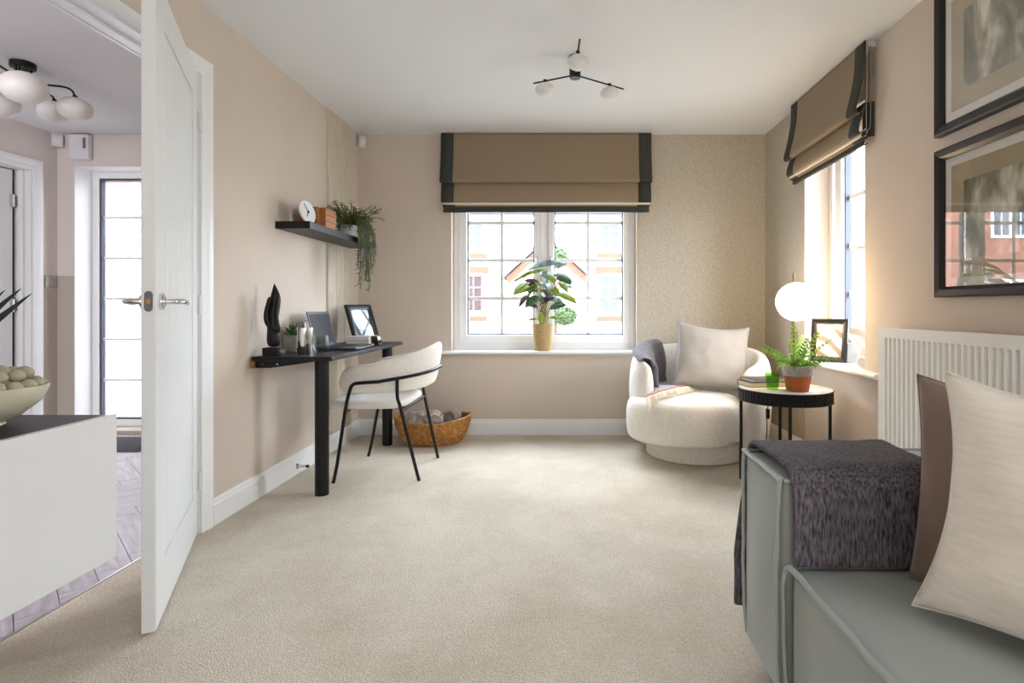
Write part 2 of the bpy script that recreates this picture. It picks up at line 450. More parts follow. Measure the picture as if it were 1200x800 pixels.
# outer brick leaf beside the side window: each brick of the jamb
M['mortar'] = mat('mortar', (200, 190, 180), .95)
leafw = multibox('wall_outside', M['mortar'], [(1.785, 1.878, SY1+.004, SY1+1.0, -.15, 2.6), (1.785, 1.878, 1.2, SY0-.004, -.15, 2.6),
                                              (1.785, 1.878, SY0-.004, SY1+.004, -.15, .55), (1.785, 1.878, SY0-.004, SY1+.004, 2.1, 2.6)])
for par, yd in ((0, .21), (1, .10)):
    src = None
    for k in range(par, 21, 2):
        z = .55+k*.075
        if src is None:
            bm = B(); box(bm, 1.788, 1.888, SY1, SY1+yd, z, z+.064); src = obj('brick', bm, M['brick_red'], leafw, smooth=0, bevel=.003)
        else:
            o = src.copy(); COL.objects.link(o); o.location = (0, 0, (k-par)*.075)
# left wall with the doorway
DY0, DY1, DZ = 1.48, 2.462, 2.012
multibox('wall_left', M['paint'], [(-1.705, XL, YR, DY0, -.1, ZC), (-1.705, XL, DY1, YB, -.1, ZC), (-1.705, XL, DY0, DY1, DZ, ZC)])
pn = sroot('trim_4', (XL, 3.965, .12))
for i, (a, b_) in enumerate(((3.763, 3.895), (3.897, 4.03), (4.032, 4.167))):
    bxo('wall_panel', M['oak_panel'], pn, (XL, XL+.012, a, b_, .12, ZC), bevel=.001)
bxo('panel_edge', M['paint'], pn, (XL, XL+.010, 3.757, 3.762, .12, ZC))
# closed rear wall (behind the camera), and the hall shell
multibox('wall_rear', M['paint'], [(-1.705, 1.9, YR-.1, YR, -.1, ZC)])
HW0, HW1 = -3.774, -3.2
multibox('wall_hall_front', M['hall_paint'], [(HX-.2, HW0, YB, YB+.3, -.1, ZC), (HW1, -1.705, YB, YB+.3, -.1, ZC), (HW0, HW1, YB, YB+.3, 2.065, ZC), (HW0, HW1, YB, YB+.3, -.1, .03)])
multibox('trim_5', M['white'], [(HW0, HW0+.004, YB, YB+.16, .03, 2.065), (HW1-.004, HW1, YB, YB+.16, .03, 2.065), (HW0, HW1, YB, YB+.16, 2.061, 2.065)])
HD0, HD1 = 3.30, 4.14
multibox('wall_hall_side', M['hall_paint'], [(HX-.12, HX, -1.6, HD0, -.1, ZC), (HX-.12, HX, HD1, YB, -.1, ZC), (HX-.12, HX, HD0, HD1, 2.0, ZC)])
multibox('wall_hall_rear', M['hall_paint'], [(HX-.12, -1.705, -1.7, -1.6, -.1, ZC)])
multibox('wall_room_beyond', M['hall_paint'], [(HX-1.3, HX-1.2, 2.0, YB, -.1, ZC), (HX-1.2, HX-.12, 1.9, 2.0, -.1, ZC), (HX-1.2, HX-.12, YB, YB+.1, -.1, ZC)])

# baseboards with a stepped moulding
def bb_prof(s=1, o=0):
    return [(o, 0), (o+s*.016, 0), (o+s*.016, .092), (o+s*.011, .098), (o+s*.011, .108), (o+s*.006, .118), (o, .12)]
def baseboard(name, ax, a0, a1, s, o):
    bm = B(); extrude_profile(bm, bb_prof(s, o), ax, a0, a1)
    return obj(name, bm, M['white'], None, smooth=0, kind='structure')
baseboard('baseboard_back', 'x', XL, XR, -1, YB)
baseboard('baseboard_left', 'y', 2.523, YB, 1, XL)
baseboard('baseboard_right', 'y', YR, YB, -1, XR)
baseboard('baseboard_hall', 'x', HX, -1.705, -1, YB) if False else None
multibox('baseboard_hall', M['white'], [(HX, HW0, YB-.015, YB, -.012, .11), (HW1, -1.705, YB-.015, YB, -.012, .11), (HX, HX+.015, 4.21, YB-.015, -.012, .11)])

# door lining and architraves of the doorway to the hall
def architrave(name, xf, s, y0, y1, z1, w=.068, m='white'):
    root = sroot(name, (xf, (y0+y1)/2, 0))
    def prof(a, d):   # a = inner edge coordinate, d = outward direction
        return [(xf, a), (xf+s*.012, a), (xf+s*.016, a+d*.012), (xf+s*.013, a+d*.02), (xf+s*.018, a+d*.045), (xf+s*.02, a+d*w), (xf, a+d*w)]
    for a, d in ((y0, -1), (y1, 1)):
        # vertical legs, mitred at the head
        bm = B(); p = prof(a, d)
        loft(bm, [[(q[0], q[1], 0) for q in p], [(q[0], q[1], z1+abs(q[1]-a)) for q in p]])
        obj('architrave_leg', bm, M[m], root, smooth=0)
    bm = B(); p = prof(0, 1)
    loft(bm, [[(q[0], y0-q[1], z1+q[1]) for q in p], [(q[0], y1+q[1], z1+q[1]) for q in p]])
    obj('architrave_head', bm, M[m], root, smooth=0)
    return root
architrave('trim_6', XL, 1, DY0+.022, DY1-.016, 1.992)
architrave('trim_7', -1.705, -1, DY0+.022, DY1-.016, 1.992)
lin_ = sroot('trim_8', (-1.645, 2.0, 0))
for nm, d in (('jamb', (-1.706, XL+.001, DY0, DY0+.03, 0, DZ)), ('jamb', (-1.706, XL+.001, DY1-.022, DY1, 0, DZ)), ('head_lining', (-1.706, XL+.001, DY0+.03, DY1-.022, 1.996, DZ)),
              ('door_stop', (-1.68, -1.64, DY0+.03, DY0+.042, 0, 1.984)), ('door_stop', (-1.68, -1.64, DY1-.034, DY1-.022, 0, 1.984)), ('door_stop', (-1.68, -1.64, DY0+.042, DY1-.034, 1.984, 1.996))):
    bxo(nm, M['white'], lin_, d, bevel=.002)
bxo('threshold_strip', M['steel'], lin_, (-1.660, -1.652, DY0+.03, DY1-.022, -.012, .002), bevel=.001)

# ---- the open door
H0 = Vector((-1.578, 2.424, .008)); sa = Vector((.4335, -.9011, 0)); ta = Vector((-.9011, -.4335, 0))
DM = Matrix(((sa.x, ta.x, 0, H0.x), (sa.y, ta.y, 0, H0.y), (0, 0, 1, H0.z), (0, 0, 0, 1)))
DW, DH, DT = .815, 1.978, .036
door = sroot('door_1', tuple(H0))
def dbox(name, m, *d, bevel=.0015, parent=door): return bxo(name, M[m], parent, d, bevel=bevel, M=DM)
dbox('stile', 'door_white', 0, .118, 0, DT, 0, DH); dbox('stile', 'door_white', DW-.128, DW, 0, DT, 0, DH)
dbox('rail', 'door_white', .118, DW-.128, 0, DT, 0, .175); dbox('rail', 'door_white', .118, DW-.128, 0, DT, DH-.118, DH)
dbox('core', 'door_white', .118, DW-.128, .010, DT-.010, .175, DH-.118, bevel=0)
nb = 8; w = (DW-.246)/nb
for i in range(nb):
    for f0, f1 in ((.004, .011), (DT-.011, DT-.004)):
        dbox('board', 'door_white', .118+i*w+.0012, .118+(i+1)*w-.0012, f0, f1, .178, DH-.121, bevel=.0022)
for z in (.225, .985, 1.775):
    bm = B(); cyl(bm, DM @ Vector((-.006, -.007, z-.04)), DM @ Vector((-.006, -.007, z+.04)), .007)
    box(bm, -.014, .02, -.002, .002, z-.04, z+.04, M=DM)
    obj('hinge', bm, M['plastic'], door)
bm = B()
lathe_ring = []
for t in (DW-.0005, DW+.0015):
    ring = []
    for k in range(20):
        a = 2*math.pi*k/20; ring.append(DM @ Vector((t, DT/2+.011*math.cos(a), .99+.012*math.sin(a)+(.019 if math.sin(a) > 0 else -.019))))
    lathe_ring.append(ring)
loft(bm, lathe_ring); lp = obj('latch_plate', bm, M['grille'], door)
bm = B(); box(bm, DW, DW+.004, DT/2-.005, DT/2+.005, .982, .997, M=DM); obj('latch_bolt', bm, M['brass'], lp)
for sd, t0 in ((-1, 0), (1, DT)):
    bm = B(); c = lambda s, t, z: DM @ Vector((s, t0+sd*t, z))
    cyl(bm, c(DW-.06, 0, .99), c(DW-.06, .009, .99), .026, seg=28)
    cyl(bm, c(DW-.06, .009, .99), c(DW-.06, .014, .99), .018, seg=28)
    pts = smooth_path([c(DW-.06, .01, .99), c(DW-.06, .035, .99), c(DW-.066, .05, .99), c(DW-.09, .056, .99), c(DW-.13, .056, .988), c(DW-.178, .054, .984)], 5)
    tube(bm, pts, [.0085]*(len(pts)-4)+[.0085, .008, .0075, .004], 12)
    obj('door_handle', bm, M['chrome'], door)
    if sd == 1:
        bm = B(); cyl(bm, c(DW-.06, 0, .92), c(DW-.06, .006, .92), .01); obj('turn_button', bm, M['black'], door)

# ---- herringbone planks of the hall floor
PL, PW, n = .55, .11, 5
rot = R(45); ca, sn = math.cos(rot), math.sin(rot)
pm = B(); box(pm, .0012, PL-.0012, .0012, PW-.0012, -.012, 0)
base_me = bpy.data.meshes.new('plank'); pm.to_mesh(base_me); pm.free(); base_me.materials.append(M['plank'])
def plank(u, v, vert):
    ang = rot+(math.pi/2 if vert else 0)
    if vert: u += PW
    wx, wy = -1.65+u*ca-v*sn, 2.0+u*sn+v*ca
    mw = Matrix.Translation((wx, wy, 0)) @ Matrix.Rotation(ang, 4, 'Z')
    cs = [mw @ Vector(p) for p in ((0, 0, 0), (PL, 0, 0), (PL, PW, 0), (0, PW, 0))]
    if max(c.x for c in cs) < -3.9 or min(c.x for c in cs) > -1.67 or max(c.y for c in cs) < 1.2 or min(c.y for c in cs) > 4.33: return
    me = base_me
    cuts = [((-1.664, 0, 0), (1, 0, 0)), ((HX, 0, 0), (-1, 0, 0)), ((0, YB, 0), (0, 1, 0))]
    need = [c for c in cuts if any((q-Vector(c[0])).dot(Vector(c[1])) > 0 for q in cs)]
    if need:
        bm = B(); bm.from_mesh(base_me); inv = mw.inverted()
        for p, nn in need:
            bmesh.ops.bisect_plane(bm, geom=bm.verts[:]+bm.edges[:]+bm.faces[:], plane_co=inv @ Vector(p), plane_no=inv.to_3x3() @ Vector(nn), clear_outer=True)
        if len(bm.faces) < 3: bm.free(); return
        me = bpy.data.meshes.new('plank'); bm.to_mesh(me); bm.free(); me.materials.append(M['plank'])
    o = bpy.data.objects.new('plank', me); COL.objects.link(o); o.parent = hall_floor
    o.location = Vector((wx, wy, 0))-ORG['floor_hall']; o.rotation_euler = (0, 0, ang)
for b_ in range(-40, 40):
    for a in range(-40, 40):
        if (a-b_) % (2*n) == 0: plank(a*PW, b_*PW, False)
        if (a-b_) % (2*n) == 2*n-1: plank(a*PW, b_*PW, True)

# ---- windows: outer frame, sashes (> glazing bars, pane, bead), handles
def bar_frame(bm, x0, x1, z0, z1, w, y0, y1):
    box(bm, x0, x0+w, y0, y1, z0, z1); box(bm, x1-w, x1, y0, y1, z0, z1)
    box(bm, x0+w, x1-w, y0, y1, z0, z0+w); box(bm, x0+w, x1-w, y0, y1, z1-w, z1)
def casement(name, M4, x0, x1, z0, z1, sashes, zbars, handle_side):
    """built in a local frame: x along the wall, y outwards, then placed by M4"""
    root = sroot(name, tuple(M4 @ Vector(((x0+x1)/2, 0, z0))))
    bm = B(); bar_frame(bm, x0, x1, z0, z1, .055, 0, .07)
    for (a, b_) in zip(sashes[:-1], sashes[1:]): box(bm, a[1], b_[0], 0, .07, z0+.055, z1-.055)
    bmesh.ops.transform(bm, matrix=M4, verts=bm.verts); obj('frame', bm, M['upvc'], root, smooth=0, bevel=.006)
    for i, (sx0, sx1, gx0, gx1, gz0, gz1, xb) in enumerate(sashes):
        bm = B()
        o, ii = (sx0, sx1, z0+.05, z1-.05), (gx0-.004, gx1+.004, gz0-.004, gz1+.004)
        for (a0, a1, c0, c1) in ((o[0], ii[0], o[2], o[3]), (ii[1], o[1], o[2], o[3]), (ii[0], ii[1], o[2], ii[2]), (ii[0], ii[1], ii[3], o[3])):
            box(bm, a0, a1, -.012, .055, c0, c1)
        bmesh.ops.transform(bm, matrix=M4, verts=bm.verts); s = obj('sash', bm, M['upvc'], root, smooth=0, bevel=.004)
        bm = B(); bar_frame(bm, ii[0]+.0005, ii[1]-.0005, ii[2]+.0005, ii[3]-.0005, .009, .012, .052)
        bmesh.ops.transform(bm, matrix=M4, verts=bm.verts); obj('glazing_bead', bm, M['gasket'], s, smooth=0)
        bm = B(); box(bm, ii[0]+.003, ii[1]-.003, .042, .046, ii[2]+.003, ii[3]-.003)
        bmesh.ops.transform(bm, matrix=M4, verts=bm.verts); obj('pane', bm, M['pane'], s, smooth=0)
        for z in zbars:
            bm = B(); box(bm, gx0, gx1, .034, .042, z-.014, z+.014); bmesh.ops.transform(bm, matrix=M4, verts=bm.verts); obj('glazing_bar', bm, M['upvc'], s, smooth=0, bevel=.003)
        for x in xb:
            bm = B(); box(bm, x-.014, x+.014, .035, .0415, gz0, gz1); bmesh.ops.transform(bm, matrix=M4, verts=bm.verts); obj('glazing_bar', bm, M['upvc'], s, smooth=0, bevel=.003)
        hx = (gx1+.027) if handle_side[i] > 0 else (gx0-.027)
        zc = zbars[1]
        bm = B(); box(bm, hx-.012, hx+.012, -.022, -.012, zc-.06, zc+.03)
        tube(bm, [M4.inverted() @ (M4 @ Vector(p)) for p in smooth_path([(hx, -.02, zc+.005), (hx, -.04, zc+.004), (hx, -.048, zc-.01), (hx, -.046, zc-.09)], 4)], .008, 10)
        bmesh.ops.transform(bm, matrix=M4, verts=bm.verts); obj('handle', bm, M['plastic'], s, smooth=35)
    return root
TB = Matrix.Translation((0, 4.43, 0))
zb = (1.051, 1.352, 1.649)
casement('window_1', TB, WX0, WX1, WZ0, WZ1, [(-.823, -.1865, -.7587, -.2365, .767, 1.946, [-.493]), (-.1245, .514, -.0743, .4595, .767, 1.946, [.189])], zb, [1, -1])
# side window: local x = -world y, local y = world x
TS = Matrix(((0, 1, 0, 1.706), (-1, 0, 0, 0), (0, 0, 1, 0), (0, 0, 0, 1)))
casement('window_2', TS, -SY1, -SY0, SZ0, SZ1, [(-SY1+.105, -SY0-.05, -3.443, -SY0-.11, .773, 1.946, [-3.17])], (1.062, 1.356, 1.65), [1])
# hall side light: frame, obscure pane, bars
hw = sroot('window_3', ((HW0+HW1)/2, 4.50, .03))
bm = B(); bar_frame(bm, HW0, HW1, .03, 2.065, .055, 4.50, 4.57); obj('frame', bm, M['upvc'], hw, smooth=0, bevel=.005)
bm = B(); bar_frame(bm, HW0+.056, HW1-.056, .086, 2.009, .012, 4.512, 4.56); obj('glazing_bead', bm, M['gasket'], hw, smooth=0)
bm = B(); box(bm, HW0+.06, HW1-.06, 4.545, 4.549, .09, 2.005); obj('pane', bm, M['obscure'], hw, smooth=0)
for y in (254.8, 302.5, 349.8, 397.5, 445):
    z = CAMZ+(360-y)/F*4.53
    bm = B(); box(bm, HW0+.066, HW1-.066, 4.53, 4.544, z-.008, z+.008); obj('glazing_bar', bm, M['upvc'], hw, smooth=0, bevel=.002)
# sills
def sill(name, prof, ax, a0, a1):
    bm = B(); extrude_profile(bm, prof, ax, a0, a1); return obj(name, bm, M['white'], None, smooth=40, kind='structure')
def nose(f, b_, zt, th=.026):
    pr = [(b_, zt-th), (b_, zt)]
    s = 1 if f < b_ else -1
    for k in range(7):
        a = math.pi/2+math.pi*k/6
        pr.append((f+s*th/2+s*math.cos(a)*th/2, zt-th/2+math.sin(a)*th/2))
    return pr
sill('trim_9', nose(4.285, 4.43, .646), 'x', -.945, .627)
sill('trim_10', nose(1.492, 1.706, .656), 'y', 2.715, 3.66)

# hall door frame, leaf and hinges
architrave('trim_11', HX, 1, HD0+.02, HD1-.005, 1.995)
hl = sroot('trim_12', (HX-.06, 3.7, 0))
for nm, d in (('jamb', (HX-.125, HX+.001, HD1-.014, HD1, 0, 2.0)), ('jamb', (HX-.125, HX+.001, HD0, HD0+.03, 0, 2.0)), ('head_lining', (HX-.125, HX+.001, HD0+.03, HD1-.014, 1.985, 2.0)),
              ('door_stop', (HX-.08, HX-.045, HD1-.03, HD1-.014, 0, 1.985))):
    bxo(nm, M['white'], hl, d, bevel=.002)
hd = sroot('door_2', (HX-.13, HD1-.03, 0))
LM = Matrix.Translation((HX-.10, HD1-.034, .005)) @ Matrix.Rotation(R(-14), 4, 'Z') @ Matrix.Rotation(R(-90), 4, 'Z')
bxo('leaf', M['door_white'], hd, (.012, .77, -.036, 0, 0, 1.975), bevel=.002, M=LM)
for y_ in (1.75, .99, .22):
    bm = B(); box(bm, -.006, .03, -.002, .003, y_-.045, y_+.045, M=LM); cyl(bm, LM @ Vector((.006, .006, y_-.045)), LM @ Vector((.006, .006, y_+.045)), .006)
    obj('hinge', bm, M['steel'], hd)

# ------------------------------------------------------------------ outside
multibox('ground', M['paving'], [(-60, 60, YB+.64, 90, -.4, -.16), (1.9, 60, -20, YB+.64, -.4, -.16)])
def house_window(root, cx, cz, w, h, Y, cols=2, pane='dark_pane'):
    bm = B(); bar_frame(bm, cx-w/2, cx+w/2, cz-h/2, cz+h/2, .07, Y-.05, Y+.04)
    box(bm, cx-.05, cx+.05, Y-.05, Y+.04, cz-h/2+.07, cz+h/2-.07)
    f = obj('window', bm, M['upvc'], root, smooth=0)
    for a0, a1 in ((cx-w/2+.07, cx-.05), (cx+.05, cx+w/2-.07)):
        bxo('pane', M[pane], f, (a0, a1, Y-.014, Y-.003, cz-h/2+.07, cz+h/2-.07))
        bm = B(); m_ = (a0+a1)/2
        box(bm, m_-.011, m_+.011, Y-.035, Y-.014, cz-h/2+.07, cz+h/2-.07)
        for k in (1, 2):
            z = cz-h/2+.07+(h-.14)*k/3
            box(bm, a0, a1, Y-.034, Y-.015, z-.011, z+.011)
        obj('glazing_bar', bm, M['upvc'], f, smooth=0)
def P(x, y, Y): return ((x-661)/F*Y, CAMZ-(y-360)/F*Y)
YH = 19.0
hs = thing('terraced_house', 'white rendered house with pale brick lintels seen through the back window', 'house', (0, YH, -.16))
bm = B(); box(bm, -5.2, 9, YH, YH+7, -.16, 4.35); obj('wall', bm, M['render_white'], hs, smooth=0)
bm = B(); loft(bm, [[(x, YH-.35, 4.2), (x, YH+3.5, 7.0), (x, YH+7.35, 4.2), (x, YH+7.35, 4.1), (x, YH-.35, 4.1)] for x in (-5.4, 9.2)]); obj('roof', bm, M['roof'], hs, smooth=0)
bm = B(); cyl(bm, (-5.4, YH-.4, 4.12), (9.2, YH-.4, 4.12), .06); obj('gutter', bm, M['slate'], hs)
for (cx, pane) in ((-3.38, 'red_pane'), (1.87, 'dark_pane'), (5.6, 'dark_pane')):
    wv = 1.35
    z1 = CAMZ+(360-320.5)/F*YH; z0 = CAMZ+(360-366.5)/F*YH
    house_window(hs, cx, (z0+z1)/2, wv, z1-z0, YH, pane=pane)
    bxo('lintel', M['brick_pale'], hs, (cx-wv/2-.16, cx+wv/2+.16, YH-.02, YH+.1, z1, z1+.24)); bxo('brick_sill', M['brick_pale'], hs, (cx-wv/2-.1, cx+wv/2+.1, YH-.05, YH+.1, z0-.28, z0-.1))
    z1 = CAMZ+(360-258)/F*YH; z0 = CAMZ+(360-293)/F*YH
    house_window(hs, cx, (z0+z1)/2, wv, z1-z0, YH)
    bxo('brick_sill', M['brick_pale'], hs, (cx-wv/2-.1, cx+wv/2+.1, YH-.05, YH+.1, z0-.27, z0-.1))
bxo('brick_plinth', M['brick_pale'], hs, (-5.22, 9.02, YH-.03, YH+.1, -.16, .07))
# porch of that house
YP = 17.6
bm = B(); ax_ = P(641, 0, YP)[0]; hwid = 1.22; ze, za = CAMZ+(360-323)/F*YP, CAMZ+(360-282)/F*YP
loft(bm, [[(ax_-hwid, y, -.16), (ax_-hwid, y, ze), (ax_, y, za), (ax_+hwid, y, ze), (ax_+hwid, y, -.16)] for y in (YP+.2, YH)]); obj('porch_wall', bm, M['render_white'], hs, smooth=0)
bm = B()
for sg in (-1, 1):
    loft(bm, [[(ax_+sg*(hwid+.05), y, ze-.28), (ax_+sg*(hwid+.05), y, ze-.02), (ax_, y, za+.04), (ax_, y, za-.26)] for y in (YP+.12, YP+.2)])
obj('brick_verge', bm, M['brick_pale'], hs, smooth=0)
bm = B()
for sg in (-1, 1):
    loft(bm, [[(ax_+sg*(hwid+.18), y, ze-.1), (ax_+sg*(hwid+.18), y, ze), (ax_, y, za+.2), (ax_, y, za+.08)] for y in (YP, YH)])
obj('porch_roof', bm, M['slate'], hs, smooth=0)
px = P(613, 0, YP)[0]
bxo('porch_post', M['timber'], hs, (px-.09, px+.09, YP+.05, YP+.2, .1, 1.4)); bxo('porch_step', M['brick_pale'], hs, (ax_-1.5, ax_+1.5, YP-.3, YP+.4, -.16, .13))
bxo('front_door', M['timber'], hs, (ax_-.45, ax_+.45, YP+.16, YP+.22, .13, 1.95))
for xx in (598.5, 660):
    q = P(xx, 340, YH)
    bm = B(); cyl(bm, (q[0], YH-.1, q[1]-.2), (q[0], YH-.1, q[1]+.12), .06); cyl(bm, (q[0], YH-.1, q[1]+.03), (q[0], YH, q[1]+.03), .02); obj('wall_light', bm, M['black'], hs)
def railing(x0, x1, Y, label):
    r = thing('iron_railing', label, 'railing', ((x0+x1)/2, Y, -.16))
    for z in (.95, .12): bxo('rail', M['black'], r, (x0, x1, Y-.015, Y+.015, z-.015, z+.015))
    k = 0
    while x0+k*.13 <= x1+.001:
        X = x0+k*.13; bm = B(); box(bm, X-.011, X+.011, Y-.011, Y+.011, -.16, 1.0); obj('baluster', bm, M['black'], r, smooth=0); k += 1
    return r
railing(P(600, 0, 16)[0], P(608, 0, 16)[0], 16.0, 'short black iron railing left of the timber porch post outside')
railing(P(622, 0, 16)[0], P(628, 0, 16)[0], 16.0, 'short black iron railing right of the timber porch post outside')
railing(P(670.5, 0, 16)[0], P(673, 0, 16)[0], 16.0, 'thin black iron railing post right of the topiary outside')
# topiary with clipped balls of leaves
YT = 11.0
tp = thing('topiary_tree', 'cloud-pruned topiary with three clipped green balls outside the back window', 'tree', (P(655, 0, YT)[0], YT, -.16))
def leaf_ball(c, r, nleaf):
    bm = B()
    for i in range(nleaf):
        d = Vector((rnd.gauss(0, 1), rnd.gauss(0, 1), rnd.gauss(0, 1))).normalized()
        p = Vector(c)+d*r*(.72+.3*rnd.random()); a, b_ = frame_at(d+Vector((rnd.gauss(0, .6), rnd.gauss(0, .6), rnd.gauss(0, .6))))
        s = .03+.02*rnd.random()
        v = [bm.verts.new(p+a*s), bm.verts.new(p+b_*s*.6+d*.012), bm.verts.new(p-a*s), bm.verts.new(p-b_*s*.6)]
        bm.faces.new(v)
    ball(bm, c, r*.8, seg=14, rings=9)
    return obj('leaf_ball', bm, M['topiary'], tp, smooth=0)
for (x, y, r) in ((653, 303, .2), (664, 371, .19), (652, 368, .2)):
    q = P(x, y, YT); leaf_ball((q[0], YT, q[1]), r, 420)
bm = B()
q = [P(x, y, YT) for x, y in ((653, 428.4), (651, 365), (653, 325), (653, 303))]
tube(bm, [(a, YT, b_) for a, b_ in q], [.03, .025, .02, .015], 8)
q = [P(x, y, YT) for x, y in ((646, 428.4), (654, 388), (664, 372))]
tube(bm, [(a, YT-.03, b_) for a, b_ in q], [.02, .016, .01], 8)
obj('trunk', bm, M['bark'], tp)
for i, (x, y, r) in enumerate(((664, 394, .38), (620, 393, .36))):
    q = P(x, y, 12.0)
    bm = B()
    for k in range(300):
        d = Vector((rnd.gauss(0, 1), rnd.gauss(0, 1), abs(rnd.gauss(0, 1)))).normalized(); p = Vector((q[0], 12, q[1]-.3))+d*r*(.7+.3*rnd.random()); a, b_ = frame_at(d)
        bm.faces.new([bm.verts.new(p+a*.04), bm.verts.new(p+b_*.025), bm.verts.new(p-a*.04), bm.verts.new(p-b_*.025)])
    ball(bm, (q[0], 12, q[1]-.3), r*.9, seg=12, rings=8)
    tag(obj('clipped_bush', bm, M['topiary'], None, smooth=0), ['low green bush below the topiary at the window corner', 'low green bush left of the plant basket outside'][i], 'bush')
# brick houses that the picture glass and the side window show
def brick_house(label, x0, x1, y0, y1, face):
    r = thing('brick_house', label, 'house', ((x0+x1)/2, (y0+y1)/2, -.16))
    bxo('wall', M['brick_red'], r, (x0, x1, y0, y1, -.16, 5.0))
    bm = B(); loft(bm, [[(x, y0-.3, 4.95), (x, (y0+y1)/2, 7.6), (x, y1+.3, 4.95), (x, y1+.3, 4.85), (x, y0-.3, 4.85)] for x in (x0-.3, x1+.3)]); obj('roof', bm, M['roof'], r, smooth=0)
    k = 0; X = x0+1.4
    while X < x1-1:
        for z in (1.2, 3.7): house_window(r, X, z, 1.2, 1.25, y0)
        X += 2.6
    return r
brick_house('red brick house far left outside, reflected in the lower picture', -17, -6.6, 17, 24, 'y')
brick_house('red brick house in the distance seen through the side window', 17.5, 30, 36, 44, 'y')
cr = thing('parked_van', 'white parked van glimpsed through the side window', 'van', (13.6, 25.5, -.16))
bm = B(); loft(bm, [[(x, 24.6, .25), (x, 24.6, z1), (x, 26.4, z1), (x, 26.4, .25)] for x, z1 in ((11.6, .9), (12.2, 1.1), (12.8, 1.95), (15.8, 1.95), (16, .9))]); obj('body', bm, M['upvc'], cr, smooth=20)
bxo('windscreen', M['gasket'], cr, (12.9, 15.0, 24.57, 24.6, 1.2, 1.75))
for X in (12.5, 15.1):
    bm = B(); cyl(bm, (X, 24.55, .16), (X, 24.75, .16), .32); obj('wheel', bm, M['black'], cr)
# ------------------------------------------------------------------ soft shapes
def pillow_bm(w, h, t, n=36, seed=0, wr=.012, pinch=.09, sag=0):
    """pillow in the x-z plane, thickness along y, centred"""
    bm = B(); grids = []
    for s in (1, -1):
        g = []
        for i in range(n+1):
            row = []
            for j in range(n+1):
                u, v = -1+2*i/n, -1+2*j/n
                e = max(0, (1-u**2)*(1-v**2))
                x = u*w/2*(1-pinch*(1-v*v)*abs(u)); z = v*h/2*(1-pinch*(1-u*u)*abs(v))
                z -= sag*h*(1-u*u)*max(0, v)**2
                y = s*t/2*(e**.42)
                nz = noise.noise(Vector((x*5+seed, z*5+s*3, seed*1.7)))*.6+noise.noise(Vector((x*12+seed, z*12+s*5, seed)))*.4
                rad = max(abs(u), abs(v))
                y += s*wr*nz*min(1, e*4)
                row.append(Vector((x, y, z)))
            g.append(row)
        grids.append(g)
    vm = {}
    def vert(s, i, j):
        k = ('e', i, j) if i in (0, n) or j in (0, n) else (s, i, j)
        if k not in vm: vm[k] = bm.verts.new(grids[s][i][j])
        return vm[k]
    for s in (0, 1):
        for i in range(n):
            for j in range(n):
                bm.faces.new((vert(s, i, j), vert(s, i+1, j), vert(s, i+1, j+1), vert(s, i, j+1)))
    return bm

def pillow(name, label, m, c, w, h, t, right, up, seed, wr=.012, pinch=.09, sag=0):
    r_ = Vector(right).normalized(); u_ = Vector(up); u_ = (u_-r_*u_.dot(r_)).normalized(); n_ = u_.cross(r_)
    MM = Matrix(((r_.x, n_.x, u_.x, c[0]), (r_.y, n_.y, u_.y, c[1]), (r_.z, n_.z, u_.z, c[2]), (0, 0, 0, 1)))
    base = Vector(c)-u_*h/2
    t_ = thing(name, label, 'cushion', tuple(base))
    bm = pillow_bm(w, h, t, seed=seed, wr=wr, pinch=pinch, sag=sag); bmesh.ops.transform(bm, matrix=MM, verts=bm.verts)
    obj('cover', bm, m, t_, smooth=80)
    pts = []
    n = 40
    for k in range(4*n):
        e, f = divmod(k, n); f = -1+2*f/n
        u, v = ((f, -1), (1, f), (-f, 1), (-1, -f))[e]
        pts.append(MM @ Vector((u*w/2*(1-pinch*(1-v*v)*abs(u)), 0, v*h/2*(1-pinch*(1-u*u)*abs(v))-sag*h*(1-u*u)*max(0, v)**2)))
    bm = B(); tube(bm, pts, .0018, 6, loop=True); obj('seam', bm, m, t_)
    return t_

def grid_sheet(bm, fn, nu, nv, thick=0):
    vs = [[bm.verts.new(fn(i/nu, j/nv)) for j in range(nv+1)] for i in range(nu+1)]
    for i in range(nu):
        for j in range(nv): bm.faces.new((vs[i][j], vs[i+1][j], vs[i+1][j+1], vs[i][j+1]))
    return vs

def polyline_at(pts, t):
    P_ = [Vector(p) for p in pts]; ls = [(b_-a).length for a, b_ in zip(P_[:-1], P_[1:])]; tot = sum(ls); d = t*tot
    for a, b_, l in zip(P_[:-1], P_[1:], ls):
        if d <= l or b_ is P_[-1]: return a.lerp(b_, min(1, d/l))
        d -= l

